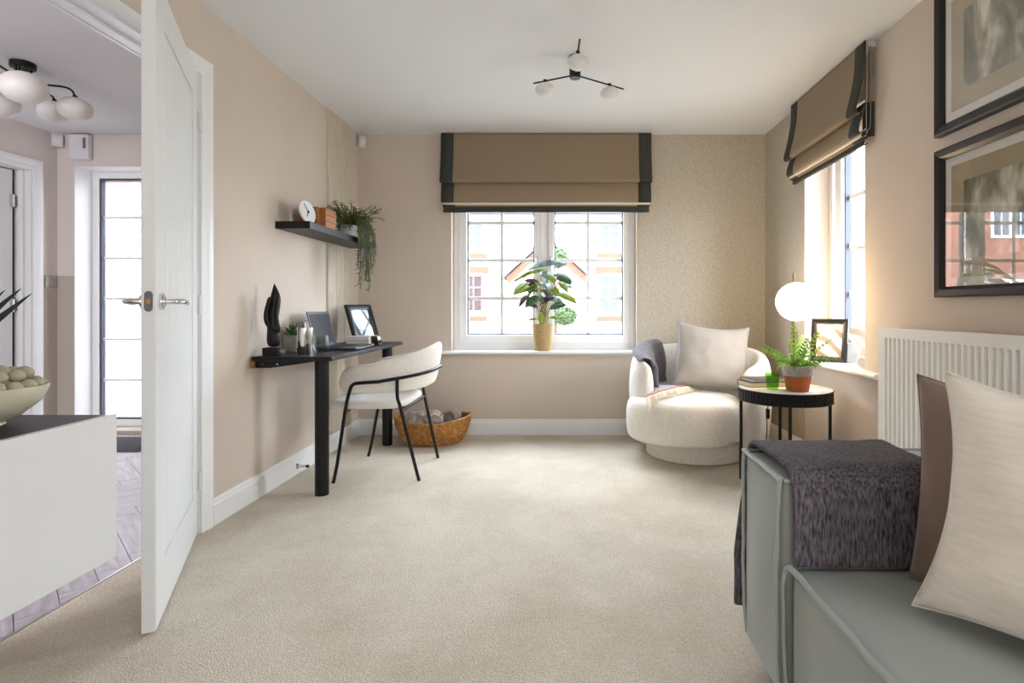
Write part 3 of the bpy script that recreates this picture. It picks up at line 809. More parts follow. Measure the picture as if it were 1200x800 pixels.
# ------------------------------------------------------------------ sofa
sofa = thing('sofa', 'sage grey velvet sofa with flanged seams and low arms in the right foreground', 'sofa', (1.0, .6, 0))
def soft_box(name, x0, x1, y0, y1, z0, z1, bev=.03, m='velvet', bulge=.012, seed=0):
    bm = B(); box(bm, x0, x1, y0, y1, z0, z1)
    bmesh.ops.bevel(bm, geom=bm.edges[:], offset=bev, segments=4, profile=.6, affect='EDGES')
    bmesh.ops.subdivide_edges(bm, edges=[e for e in bm.edges if e.calc_length() > .12], cuts=8, use_grid_fill=True)
    c = Vector(((x0+x1)/2, (y0+y1)/2, (z0+z1)/2)); hx, hy, hz = (x1-x0)/2, (y1-y0)/2, (z1-z0)/2
    for v in bm.verts:
        d = v.co-c; u, w_, q = d.x/hx, d.y/hy, d.z/hz
        f = lambda a: max(0, 1-a*a)
        nn = noise.noise(v.co*6+Vector((seed, 0, 0)))*.5
        v.co += Vector((bulge*(1+nn)*f(w_)*f(q)*math.copysign(1, u) if abs(u) > .8 else 0, bulge*(1+nn)*f(u)*f(q)*math.copysign(1, w_) if abs(w_) > .8 else 0,
                        bulge*(1+nn)*f(u)*f(w_)*math.copysign(1, q) if abs(q) > .8 else 0))
    return obj(name, bm, M[m], sofa, smooth=60)
def flange(pts, r=.011, parent=sofa):
    bm = B(); tube(bm, pts, r*.72, 8, flat=.6); return obj('flange_seam', bm, M['velvet_flange'], parent, smooth=60)
AX, AY0, AY1, AZ = .515, 1.325, 1.600, .572
soft_box('arm', AX, 1.43, AY0, AY1, .045, AZ, .022)
def wob(pts, n, amp=.003, seed=0):
    out = []
    P_ = [Vector(p) for p in pts]
    for i in range(n+1):
        p = polyline_at(P_, i/n); out.append(p+Vector((noise.noise(p*14+Vector((seed, 0, 0)))*amp, noise.noise(p*14+Vector((0, seed, 5)))*amp, noise.noise(p*13+Vector((5, 0, seed)))*amp)))
    return out
# the flanged seam that frames the front panel of the arm, and along its top edges
flange(wob(smooth_path([(AX+.004, AY1-.002, .06), (AX-.005, AY1-.001, .2), (AX-.005, AY1-.001, .5), (AX-.002, AY1-.002, AZ)], 6), 40, seed=1), .012)
flange(wob(smooth_path([(AX-.006, AY0+.012, .05), (AX-.012, AY0+.008, .2), (AX-.012, AY0+.006, .5), (AX-.004, AY0+.006, AZ+.002)], 6), 40, seed=2), .012)
flange(wob([(AX-.003, AY1, AZ+.003), (AX-.006, AY0, AZ+.004)], 30, .003, 3), .012)
flange(wob([(AX, AY1+.002, AZ+.003), (1.42, AY1+.002, AZ+.003)], 40, .002, 4), .009)
flange(wob([(AX, AY0+.0, AZ+.002), (1.10, AY0, AZ+.003)], 30, .003, 5), .010)
soft_box('seat', .53, 1.20, -.75, AY0-.006, .05, .372, .03, bulge=.014)
flange(wob([(.524, 1.318, .06), (.512, 1.316, .2), (.512, 1.314, .33), (.520, 1.312, .378), (.520, 1.27, .384), (.523, 1.1, .380), (.522, .9, .382), (.524, .5, .380), (.524, -.7, .380)], 120, .0032, 6), .011)
soft_box('backrest', 1.14, 1.43, -.75, AY0-.004, .05, AZ, .03, bulge=.012)
for x_ in (.60, 1.36):
    for y_ in (-.68, 1.5):
        bm = B(); cyl(bm, (x_, y_, 0), (x_, y_, .06), .025); obj('foot', bm, M['black'], sofa)

# throw over the arm
tag_pts = [(AY1+.030, .115), (AY1+.026, .35), (AY1+.020, AZ-.03), (AY1+.004, AZ+.016), (AY1-.05, AZ+.024), (AY0+.06, AZ+.024), (AY0+.0, AZ+.016), (AY0-.022, AZ-.03), (AY0-.024, .46), (AY0-.026, .382)]
path = smooth_path([(0, y, z) for y, z in tag_pts], 6)
bm = B()
def th(u, v):
    p = polyline_at(path, v)
    y, z = p.y, p.z
    x0 = .528-(.035 if y > AY1 else 0)*max(0, min(1, (AZ-z)/.3)); x1 = .93-.06*v
    x = x0+(x1-x0)*u
    nn = noise.noise(Vector((x*7, v*6, 2.2)))*.008+noise.noise(Vector((x*18, v*14, .2)))*.003
    if y > AY1: return Vector((x, y+.004+abs(nn), z))
    if z < AZ: return Vector((x, y-.003-abs(nn)-.006*u, z))
    return Vector((x, y, z+abs(nn)+.004))
grid_sheet(bm, th, 30, 60)
t_ = obj('sofa_throw', bm, M['throw'], None, smooth=80, solid=.014, sub=1)
tag(t_, 'dark charcoal woven throw draped over the arm of the sage sofa', 'throw')

pillow('sofa_cushion', 'taupe velvet cushion leaning on the sofa, behind the ivory cushion', M['taupe'], (.955, 1.097, .598), .49, .46, .17, (.66, -.75, 0), (.10, .07, 1), 3, .022, .07, .05)
pillow('sofa_cushion', 'ivory silky cushion nearest the camera on the sage sofa', M['ivory'], (.862, .897, .606), .53, .47, .16, (.52, -.86, -.06), (.15, .02, 1), 9, .016, .16)

# ------------------------------------------------------------------ radiator
rad = thing('radiator', 'white ribbed panel radiator on the right wall behind the sofa', 'radiator', (1.49, 1.9, .28))
RX, RY0, RY1, RZ0, RZ1 = 1.452, 1.06, 2.60, .29, .885
bm = B(); pitch = .0335; prof = [(RX, RY0)]
n_ = int((RY1-RY0-.06)/pitch); y = RY0+.03
for k in range(n_):
    a = y+k*pitch
    prof += [(RX, a), (RX+.011, a+.006), (RX+.011, a+.013), (RX, a+.019)]
prof += [(RX, RY1)]
loft(bm, [[(p, q, RZ0+.035) for p, q in prof], [(p, q, RZ1-.05) for p, q in prof]], closed=False)
loft(bm, [[(RX if 1 else p, q, RZ1-.041) for p, q in prof], [(p, q, RZ1-.05) for p, q in prof]], closed=False)
loft(bm, [[(RX, q, RZ0+.026) for p, q in prof], [(p, q, RZ0+.035) for p, q in prof]], closed=False)
for z0, z1 in ((RZ1-.041, RZ1), (RZ0, RZ0+.026)):
    loft(bm, [[(RX, q, z0) for p, q in prof], [(RX, q, z1) for p, q in prof]], closed=False)
obj('front_panel', bm, M['radiator'], rad, smooth=30)
bm = B(); box(bm, RX+.012, RX+.02, RY0, RY1, RZ0, RZ1-.003); box(bm, RX+.07, RX+.078, RY0+.03, RY1-.06, RZ0, RZ1); obj('rear_panel', bm, M['radiator'], rad, smooth=0)
bm = B(); box(bm, RX, RX+.078, RY1, RY1+.003, RZ0, RZ1); box(bm, RX, RX+.078, RY0-.003, RY0, RZ0, RZ1); obj('end_panel', bm, M['radiator'], rad, smooth=0)
bm = B()
for k in range(int((RY1-RY0)/.02)): box(bm, RX+.02, RX+.07, RY0+k*.02, RY0+k*.02+.012, RZ1-.004, RZ1)
box(bm, RX, RX+.022, RY0, RY1, RZ1, RZ1+.004); obj('top_grille', bm, M['radiator'], rad, smooth=0)
bm = B()
for yy in (1.3, 2.35): box(bm, RX+.078, XR-.001, yy-.02, yy+.02, .4, .8)
obj('bracket', bm, M['radiator'], rad, smooth=0)
bm = B(); cyl(bm, (RX+.05, RY1-.01, RZ0+.03), (RX+.05, RY1+.05, RZ0+.03), .012); cyl(bm, (RX+.05, RY1+.05, RZ0+.06), (RX+.05, RY1+.05, 0), .0075); obj('valve', bm, M['plastic'], rad)

# ------------------------------------------------------------------ pictures on the right wall
def picture(label, z0, z1, art):
    y1 = 2.318; y0 = y1-.86; x = XR
    p = thing('framed_picture', label, 'picture', (x-.02, (y0+y1)/2, z0))
    bm = B(); w = .043
    pr = [(0, 0), (0, .03), (.008, .034), (.03, .030), (w, .018), (w, 0)]   # (inwards, out of the wall)
    rings = []
    for cy, cz, sy, sz in ((y0, z0, 1, 1), (y1, z0, -1, 1), (y1, z1, -1, -1), (y0, z1, 1, -1)):
        rings.append([(x-o, cy+sy*i, cz+sz*i) for i, o in pr])
    loft(bm, rings, loop=True); obj('frame', bm, M['frame_black'], p, smooth=0)
    iy0, iy1, iz0, iz1 = y0+w, y1-w, z0+w, z1-w
    bxo('mount', M['mount'], p, (x-.010, x-.002, iy0-.004, iy1+.004, iz0-.004, iz1+.004))
    b_ = bxo('print', M[art], p, (x-.0115, x-.0095, iy0+.035, iy1-.035, iz0+.035, iz1-.035))
    bm = B(); 
    for d in ((iy0+.0349, iy1-.0349, iz0+.0349, iz0+.105), (iy0+.0349, iy1-.0349, iz1-.105, iz1-.0349), (iy0+.0349, iy0+.105, iz0+.105, iz1-.105), (iy1-.105, iy1-.0349, iz0+.105, iz1-.105)):
        box(bm, x-.012, x-.0115, *d)
    obj('print_border', bm, M['art_border'], b_, smooth=0)
    bxo('glass', M['picture_glass'], p, (x-.0165, x-.0145, iy0-.003, iy1+.003, iz0-.003, iz1+.003))
picture('black framed smoky abstract print, upper of the two on the right wall', 1.675, 2.272, 'art_a')
picture('black framed smoky abstract print, lower of the two, with the window reflected in its glass', 1.020, 1.617, 'art_b')

# ------------------------------------------------------------------ roman blinds
def blind(label, M4, w, zt, zm, z2, zb, rail_end=False, sag=.0):
    """local: x along the wall centred, y out of the wall, z world height"""
    r = thing('roman_blind', label, 'blind', tuple(M4 @ Vector((0, 0, zb))))
    def put(name, bm, m, parent=r, smooth=35):
        bmesh.ops.transform(bm, matrix=M4, verts=bm.verts); return obj(name, bm, M[m], parent, smooth=smooth)
    bm = B(); box(bm, -w/2+.004, w/2-.004, 0, .045, zt-.03, zt); put('head_rail', bm, 'plastic', smooth=0)
    bandw = .095
    def cloth(name, prof, x0, x1, bands=True, cm='blind', off=0):
        # prof: (y, z) open polyline; wobble along x for the slack of the fold
        prof = [(p.y, p.z) for p in smooth_path([(0, a, b_) for a, b_ in prof], 5)]
        n = 30
        def fn(x, k):
            y, z = prof[k]
            q = k/(len(prof)-1)
            return (x, y+off+.004*q*noise.noise(Vector((x*4, zb+q*2, w))), z+sag*q*(x/w)*.012+.004*q*noise.noise(Vector((x*3, w, zb))))
        def part(a, b_, nm, m, par, o=0):
            bm = B(); nn = max(2, int((b_-a)/w*n))
            vs = [[bm.verts.new(Vector(fn(a+(b_-a)*i/nn, k))+Vector((0, o, 0))) for k in range(len(prof))] for i in range(nn+1)]
            for i in range(nn):
                for k in range(len(prof)-1): bm.faces.new((vs[i][k], vs[i+1][k], vs[i+1][k+1], vs[i][k+1]))
            bmesh.ops.transform(bm, matrix=M4, verts=bm.verts)
            return obj(nm, bm, M[m], par, smooth=70, solid=.004)
        f = part(x0, x1, name, cm, r)
        if bands:
            part(x0-.001, x0+bandw, 'edge_band', 'blind_band', f, .0025); part(x1-bandw, x1+.001, 'edge_band', 'blind_band', f, .0025)
        return f
    cloth('main_panel', [(.052, zt-.002), (.058, (zt+zm)/2+.05), (.082, zm+.10), (.100, zm+.025), (.096, zm+.002), (.070, zm+.004), (.045, zm+.05)], -w/2, w/2)
    cloth('second_fold', [(.050, zm+.05), (.066, zm-.01), (.080, (zm+z2)/2), (.084, z2+.012), (.074, z2), (.052, z2+.01)], -w/2+.006, w/2-.006)
    cloth('lining_fold', [(.045, z2+.03), (.066, z2+.006), (.07, z2-.008), (.06, z2-.016), (.04, z2-.010)], -w/2+.012, w/2-.012, False, 'lining')
    cloth('third_fold', [(.040, z2+.02), (.058, z2-.012), (.062, z2-.020), (.05, z2-.026), (.03, z2-.02)], -w/2+.012, w/2-.012, True)
    cloth('hem_band', [(.035, z2+.02), (.048, z2-.025), (.052, zb+.006), (.046, zb), (.03, zb+.004)], -w/2+.016, w/2-.016, False, 'blind_band')
    if rail_end:
        bm = B()
        for k in range(3): box(bm, w/2-.004-.012*k, w/2-.001-.012*k, .008+.012*k, .03+.012*k, z2-.01, zm+.06)
        put('stacked_folds', bm, 'blind_band', smooth=0)
        bm = B(); pts = smooth_path([(w/2+.004, .03, zt-.02), (w/2+.006, .032, zm), (w/2+.008, .036, zm-.07), (w/2+.008, .045, zm-.085), (w/2+.008, .054, zm-.07), (w/2+.006, .045, zt-.02)], 6)
        tube(bm, pts, .0018, 6); put('bead_chain', bm, 'steel')
    return r
bx0, bx1 = P(516.5, 0, 4.27)[0], P(763.5, 0, 4.27)[0]
blind('taupe roman blind with charcoal edge bands above the back window', Matrix(((-1, 0, 0, (bx0+bx1)/2), (0, -1, 0, YB), (0, 0, 1, 0), (0, 0, 0, 1))), bx1-bx0, ZC-.001, 1.925, 1.775, 1.706)
blind('taupe roman blind with charcoal edge bands above the right-hand side window', Matrix(((0, -1, 0, XR), (-1, 0, 0, 3.255), (0, 0, 1, 0), (0, 0, 0, 1))), .91, ZC-.001, 1.945, 1.842, 1.79, True, sag=1)

# ------------------------------------------------------------------ ceiling light of the room
CL = Vector((.058, 2.98, 0))
cl = thing('ceiling_light', 'black three-arm ceiling light with opal globes in the room', 'ceiling light', (CL.x, CL.y, ZC-.2))
bm = B(); cyl(bm, (CL.x, CL.y, ZC-.118), (CL.x, CL.y, ZC), .030, seg=28); obj('ceiling_mount', bm, M['black'], cl, bevel=.003)
za_ = ZC-.100; h_ = za_-CAMZ
for (ex, ey, fr) in ((625.3, 97.7, .72), (730.7, 104.4, .70), (679.3, 46.4, .66)):
    Y = F*h_/(360-ey); e = Vector(((ex-661)/F*Y, Y, za_)); c = Vector((CL.x, CL.y, za_))
    bm = B(); cyl(bm, c, e, .0042, seg=10); a_ = obj('arm', bm, M['black'], cl)
    g = c.lerp(e, fr)
    bm = B(); cyl(bm, g+Vector((0, 0, -.012)), g+Vector((0, 0, .008)), .009, seg=14); obj('cap', bm, M['black'], a_)
    bm = B(); ball(bm, g+Vector((0, 0, -.047)), .052, .052, .037); obj('globe', bm, M['opal'], a_, smooth=80)

# ceiling light in the hall
HC = Vector((-2.94, 3.06, ZC))
hl_ = thing('ceiling_light', 'black multi-arm ceiling light with large opal globes in the hall', 'ceiling light', (HC.x, HC.y, ZC-.3))
bm = B(); cyl(bm, HC+Vector((0, 0, -.032)), HC, .056, seg=32); obj('ceiling_mount', bm, M['black'], hl_, bevel=.004)
for i, (gx, gy, Yg, r) in enumerate(((88, 128, 3.25, .084), (64, 132, 3.42, .084), (28, 103, 2.72, .095), (-4, 121, 2.95, .095), (-30, 100, 3.2, .095), (-40, 80, 2.7, .095))):
    x, z = P(gx, gy, Yg); g = Vector((x, Yg, z))
    d = (g-HC); d.z = 0; d.normalize()
    s = HC+d*.035+Vector((0, 0, -.03)); top = g+Vector((0, 0, .062))
    zz = min(top.z+.05, ZC-.06)
    pts = smooth_path([s, s+Vector((0, 0, -.035)), s+d*.04+Vector((0, 0, -.06)), Vector((top.x-d.x*.05, top.y-d.y*.05, zz)), Vector((top.x-d.x*.012, top.y-d.y*.012, zz-.012)), top], 6)
    bm = B(); tube(bm, pts, .0055, 8); a_ = obj('arm', bm, M['black'], hl_)
    bm = B(); lathe(bm, [(.006, .02), (.012, .012), (.022, .0), (.024, -.006)], top, 18); obj('cap', bm, M['black'], a_)
    bm = B(); ball(bm, g, r, r, r*.80, 30, 24); obj('globe', bm, M['opal'], a_, smooth=80)

# wall sensors and chime, switch
def gadget(name, label, cat, c, w, h, d, axis):
    t = thing(name, label, cat, (c[0], c[1], c[2]-h/2))
    return t
def sensor(label, c, dirv, w=.055, h=.092):
    t = thing('motion_sensor', label, 'sensor', c)
    a = Matrix.Translation(c) @ Matrix.Rotation(math.atan2(-dirv[0], dirv[1])+math.pi, 4, 'Z')
    bm = B(); loft(bm, [[(-w/2, 0, 0), (w/2, 0, 0), (w*.42, -.03, .004), (-w*.42, -.03, .004)], [(-w/2, 0, h*.75), (w/2, 0, h*.75), (w*.42, -.042, h*.7), (-w*.42, -.042, h*.7)], [(-w/2, 0, h), (w/2, 0, h), (w*.4, -.02, h), (-w*.4, -.02, h)]])
    bmesh.ops.transform(bm, matrix=a, verts=bm.verts); obj('case', bm, M['plastic'], t, smooth=0, bevel=.004)
    bm = B(); box(bm, -w*.3, w*.3, -.040, -.033, h*.18, h*.55); bmesh.ops.transform(bm, matrix=a, verts=bm.verts); obj('lens', bm, M['opal'], t, smooth=0, bevel=.003)
sensor('small white motion sensor high in the corner left of the back window', (-1.56, 4.325, 2.205), (.7, -.7))
sensor('small white motion sensor high in the hall corner', (-3.885, 4.318, 2.205), (.7, -.7), .075, .105)
ch = thing('door_chime', 'white wall-mounted chime box above the hall window', 'chime', (-3.70, 4.32, 2.12))
bm = B(); box(bm, -3.775, -3.625, 4.285, 4.34, 2.112, 2.302); obj('case', bm, M['plastic'], ch, bevel=.014, bseg=3)
bm = B(); box(bm, -3.660, -3.640, 4.281, 4.290, 2.19, 2.27); obj('grille', bm, M['grille'], ch, smooth=0)
sw = thing('light_switch', 'brushed steel key switch plate on the hall wall', 'switch', (HX+.005, 4.28, 1.15))
bm = B(); box(bm, HX, HX+.008, 4.238, 4.324, 1.13, 1.216); obj('plate', bm, M['steel'], sw, bevel=.003)
bm = B(); cyl(bm, (HX+.008, 4.281, 1.173), (HX+.012, 4.281, 1.173), .013); obj('key_barrel', bm, M['chrome'], sw)
dm = thing('door_mat', 'dark grey door mat on the hall floor below the tall window', 'mat', (-3.35, 3.98, 0))
bm = B(); box(bm, -3.72, -2.9, 3.83, 4.22, 0, .012); obj('pile', bm, M['mat_grey'], dm, smooth=0)
bm = B(); bar_frame2 = [( -3.735, -2.885, 3.815, 3.83), (-3.735, -2.885, 4.22, 4.235), (-3.735, -3.72, 3.83, 4.22), (-2.9, -2.885, 3.83, 4.22)]
for d in bar_frame2: box(bm, d[0], d[1], d[2], d[3], 0, .008)
obj('rubber_edge', bm, M['gasket'], dm, smooth=0)

# door stop on the left skirting
ds = thing('door_stop', 'chrome door stop with black tip on the left skirting board', 'door stop', (XL+.016, 3.31, .047))
bm = B(); lathe(bm, [(.0, 0), (.016, 0), (.014, .006), (.008, .012), (.007, .055)], (0, 0, 0), 18); bmesh.ops.transform(bm, matrix=Matrix.Translation((XL+.016, 3.31, .047)) @ Matrix.Rotation(R(90), 4, 'Y'), verts=bm.verts); obj('stem', bm, M['chrome'], ds)
bm = B(); cyl(bm, (XL+.071, 3.31, .047), (XL+.085, 3.31, .047), .0085); obj('rubber_tip', bm, M['black'], ds)

# ------------------------------------------------------------------ desk
dk = thing('desk', 'narrow black desk fixed to the left wall with round legs', 'desk', (-1.38, 3.44, 0))
bxo('desktop', M['blackwood'], dk, (XL+.014, -1.165, 2.827, 4.06, .710, .732), bevel=.002)
for x_, y_ in ((-1.268, 2.95), (-1.262, 4.02)):
    bm = B(); cyl(bm, (x_, y_, 0), (x_, y_, .71), .035, seg=28); obj('leg', bm, M['black'], dk, bevel=.002)
bm = B(); loft(bm, [[(XL+.0185, y, .71), (-1.23, y, .71), (-1.36, y, .690), (-1.49, y, .672), (XL+.0185, y, .672)] for y in (2.86, 2.89)]); br = obj('bracket', bm, M['blackwood'], dk, smooth=0)
bm = B(); cyl(bm, (-1.455, 2.855, .692), (-1.455, 2.861, .692), .004, seg=10); obj('screw', bm, M['steel'], br)
bm = B(); cyl(bm, (-1.53, 2.855, .692), (-1.53, 2.861, .692), .004, seg=10); obj('screw', bm, M['brass'], br)
bxo('wall_batten', M['tan_wood'], dk, (XL+.001, XL+.018, 2.84, 3.745, .672, .709))
DZt = .7325
# sculpture
sc_ = thing('sculpture', 'tall black flame-shaped sculpture on a block at the near end of the desk', 'sculpture', (-1.497, 2.90, DZt))
bxo('plinth', M['black'], sc_, (-1.537, -1.457, 2.865, 2.945, DZt, DZt+.042), bevel=.002)
bm = B(); rings = []
S = [(.042, 0, .026, .026), (.07, -.002, .033, .030), (.10, -.001, .033, .028), (.135, -.004, .027, .024), (.165, -.008, .026, .022), (.20, -.006, .030, .021), (.24, -.002, .031, .020), (.28, .006, .029, .018), (.31, .010, .023, .015), (.335, .007, .014, .010), (.358, .004, .006, .005), (.372, .003, .001, .001)]
for z, ox, rx, ry in S:
    tw = z*3
    rings.append([(-1.497+ox+rx*math.cos(a)*math.cos(tw*.3)-ry*math.sin(a)*math.sin(tw*.3), 2.905+rx*math.cos(a)*math.sin(tw*.3)+ry*math.sin(a)*math.cos(tw*.3), DZt+z) for a in [2*math.pi*k/24 for k in range(24)]])
loft(bm, rings); bd = obj('body', bm, M['black'], sc_, smooth=60, sub=1)
bm = B(); tube(bm, smooth_path([(-1.500, 2.872, DZt+.30), (-1.519, 2.868, DZt+.22), (-1.512, 2.862, DZt+.17), (-1.480, 2.862, DZt+.132), (-1.452, 2.868, DZt+.128), (-1.462, 2.876, DZt+.165), (-1.472, 2.882, DZt+.22), (-1.466, 2.89, DZt+.30)], 6), [.004]+[.009]*40+[.004]*2, 10)
obj('crescent', bm, M['black'], bd, smooth=60)
# succulent
su = thing('potted_succulent', 'small green succulent in a grey ribbed pot on the desk', 'plant', (-1.522, 3.17, DZt))
bm = B(); prof = []
for k in range(48):
    a = 2*math.pi*k/48; s_ = 1/max(abs(math.cos(a)), abs(math.sin(a))); r_ = .043*min(s_, 1.22)*(1 if k % 2 else .975); prof.append((math.cos(a)*r_, math.sin(a)*r_))
loft(bm, [[(-1.522+x*.95, 3.17+y*.95, DZt) for x, y in prof], [(-1.522+x*.97, 3.17+y*.97, DZt+.018) for x, y in prof], [(-1.522+x, 3.17+y, DZt+.022) for x, y in prof], [(-1.522+x, 3.17+y, DZt+.092) for x, y in prof], [(-1.522+x*.88, 3.17+y*.88, DZt+.092) for x, y in prof], [(-1.522+x*.86, 3.17+y*.86, DZt+.078) for x, y in prof]])
obj('pot', bm, M['cement'], su)
bm = B(); cyl(bm, (-1.522, 3.17, DZt+.07), (-1.522, 3.17, DZt+.080), .034); obj('soil', bm, M['soil'], su)

def leaf_mesh(bm, base, d, L, W, droop=.3, fold=.25, n=8, shape='lance', up=(0, 0, 1), thick=0, twist=0):
    d = Vector(d).normalized(); up = Vector(up); side = d.cross(up)
    if side.length < .01: side = Vector((1, 0, 0))
    side.normalize()
    if twist: side = Matrix.Rotation(twist, 3, d) @ side
    p = Vector(base); rows = []
    for i in range(n+1):
        t = i/n
        w = {'lance': math.sin(math.pi*min(1, t*.97+.03))**.8*(1-.25*t), 'sword': (1-t)**.6*(.75+.25*math.sin(math.pi*t)), 'oval': math.sin(math.pi*(t*.96+.04))**.6}[shape]*W/2
        nrm = side.cross(d).normalized()
        rows.append((p-side*w+nrm*w*fold, p.copy(), p+side*w+nrm*w*fold, nrm))
        p = p+d*(L/n); d = (d+Vector((0, 0, -droop/n*1.6))).normalized()
        s2 = d.cross(side.cross(d)); side = s2.normalized() if s2.length > .01 else side
    if thick:
        loft(bm, [[a, b_-nn*thick*.1, c, b_-nn*thick] for a, b_, c, nn in rows])
    else:
        vs = [[bm.verts.new(q) for q in r_[:3]] for r_ in rows]
        for i in range(n):
            for k in (0, 1): bm.faces.new((vs[i][k], vs[i+1][k], vs[i+1][k+1], vs[i][k+1]))
for k in range(24):
    a = k*2.4; el = .25+1.15*(k/24); rr = .012*(1-k/24)
    bm = B(); leaf_mesh(bm, (-1.522+rr*math.cos(a), 3.17+rr*math.sin(a), DZt+.078+.001*k), (math.cos(a)*math.cos(el), math.sin(a)*math.cos(el), math.sin(el)), .052+.012*rnd.random(), .016, -.3, .3, 5, 'oval', thick=.004)
    obj('leaf', bm, M['succulent'], su, smooth=60)
# cafetiere
cf = thing('cafetiere', 'polished steel cafetiere with plunger knob on the desk', 'cafetiere', (-1.362, 2.96, DZt))
C_ = (-1.362, 2.96, DZt)
bm = B(); lathe(bm, [(.036, 0), (.038, .003), (.038, .128), (.0365, .130)], C_, 36); obj('body', bm, M['chrome'], cf)
bm = B(); lathe(bm, [(.0385, .128), (.0385, .1405), (.0375, .1415), (.006, .142)], C_, 36); lid = obj('lid', bm, M['chrome'], cf)
bm = B(); cyl(bm, (C_[0], C_[1], DZt+.146), (C_[0], C_[1], DZt+.17), .003); lathe(bm, [(.004, .166), (.015, .169), (.016, .173), (.010, .178), (0.001, .179)], C_, 20); obj('plunger_knob', bm, M['chrome'], lid)
# double-walled glass
def tumbler(label, c):
    g = thing('glass_tumbler', label, 'glass', c)
    bm = B(); lathe(bm, [(.001, .002), (.026, .002), (.037, .012), (.0405, .03), (.0405, .06), (.038, .088), (.0372, .09), (.0365, .088), (.036, .06), (.034, .03), (.026, .014), (.001, .011)], c, 36, cap=False); obj('glass_bowl', bm, M['clear_glass'], g, smooth=80)
tumbler('clear double-walled glass beside the steel cafetiere', (-1.342, 3.11, DZt))
tumbler('clear double-walled glass half hidden behind the front glass', (-1.395, 3.22, DZt))
# laptop: base towards the chair, screen leaning back
lp_ = thing('laptop', 'open dark grey laptop with a black screen on the desk', 'laptop', (-1.38, 3.42, DZt))
L0, L1 = 3.25, 3.55
bm = B(); box(bm, -1.43, -1.20, L0, L1, DZt, DZt+.013); lb = obj('base', bm, M['laptop'], lp_, bevel=.004)
bxo('keyboard', M['screen'], lb, (-1.40, -1.29, L0+.02, L1-.02, DZt+.0131, DZt+.0145))
LPM = Matrix.Translation((-1.432, 0, DZt+.014)) @ Matrix.Rotation(R(-14), 4, 'Y')
bm = B(); box(bm, -.007, 0, L0, L1, 0, .215, M=LPM); sc2 = obj('lid', bm, M['laptop'], lp_, bevel=.003)
bm = B(); box(bm, 0, .001, L0+.014, L1-.014, .02, .198, M=LPM); obj('screen', bm, M['screen'], sc2, smooth=0)
# books on the desk
def book(label, c, w, d, h, rot_, cov, group=None, page='paper'):
    b_ = thing('book', label, 'book', c, group)
    a = Matrix.Translation(c) @ Matrix.Rotation(rot_, 4, 'Z')
    bm = B()
    box(bm, -w/2, w/2, -d/2, d/2, 0, .003); box(bm, -w/2, w/2, -d/2, d/2, h-.003, h); box(bm, -w/2, -w/2+.003, -d/2, d/2, .003, h-.003)
    bmesh.ops.transform(bm, matrix=a, verts=bm.verts); obj('cover', bm, M[cov], b_, smooth=0, bevel=.001)
    bm = B(); box(bm, -w/2+.003, w/2-.004, -d/2+.004, d/2-.004, .003, h-.003); bmesh.ops.transform(bm, matrix=a, verts=bm.verts); obj('pages', bm, M[page], b_, smooth=0)
bz = DZt
book('thin orange book at the bottom of the desk pile', (-1.315, 3.735, bz), .15, .20, .012, R(3), 'cover_orange')
book('pale cloth-bound book in the middle of the desk pile', (-1.325, 3.73, bz+.012), .15, .21, .024, R(-2), 'cover_grey')
book('pale book on top of the desk pile', (-1.335, 3.73, bz+.036), .15, .20, .022, R(2), 'cover_grey')
# faceted tealight holder
fo = thing('tealight_holder', 'dark faceted smoked-glass tealight holder beside the books', 'candle holder', (-1.237, 3.70, DZt))
M['smoke'] = mat('smoked_glass', (46, 40, 38), .12, coat=.5)
bm = B(); lathe(bm, [(.022, 0), (.038, .022), (.040, .034), (.027, .058), (.022, .058), (.018, .03)], (-1.237, 3.70, DZt), 7); obj('faceted_bowl', bm, M['smoke'], fo, smooth=0)
bm = B(); lathe(bm, [(.0275, .0575), (.029, .0605), (.022, .0605)], (-1.237, 3.70, DZt), 7); obj('rim', bm, M['brass'], fo, smooth=0)
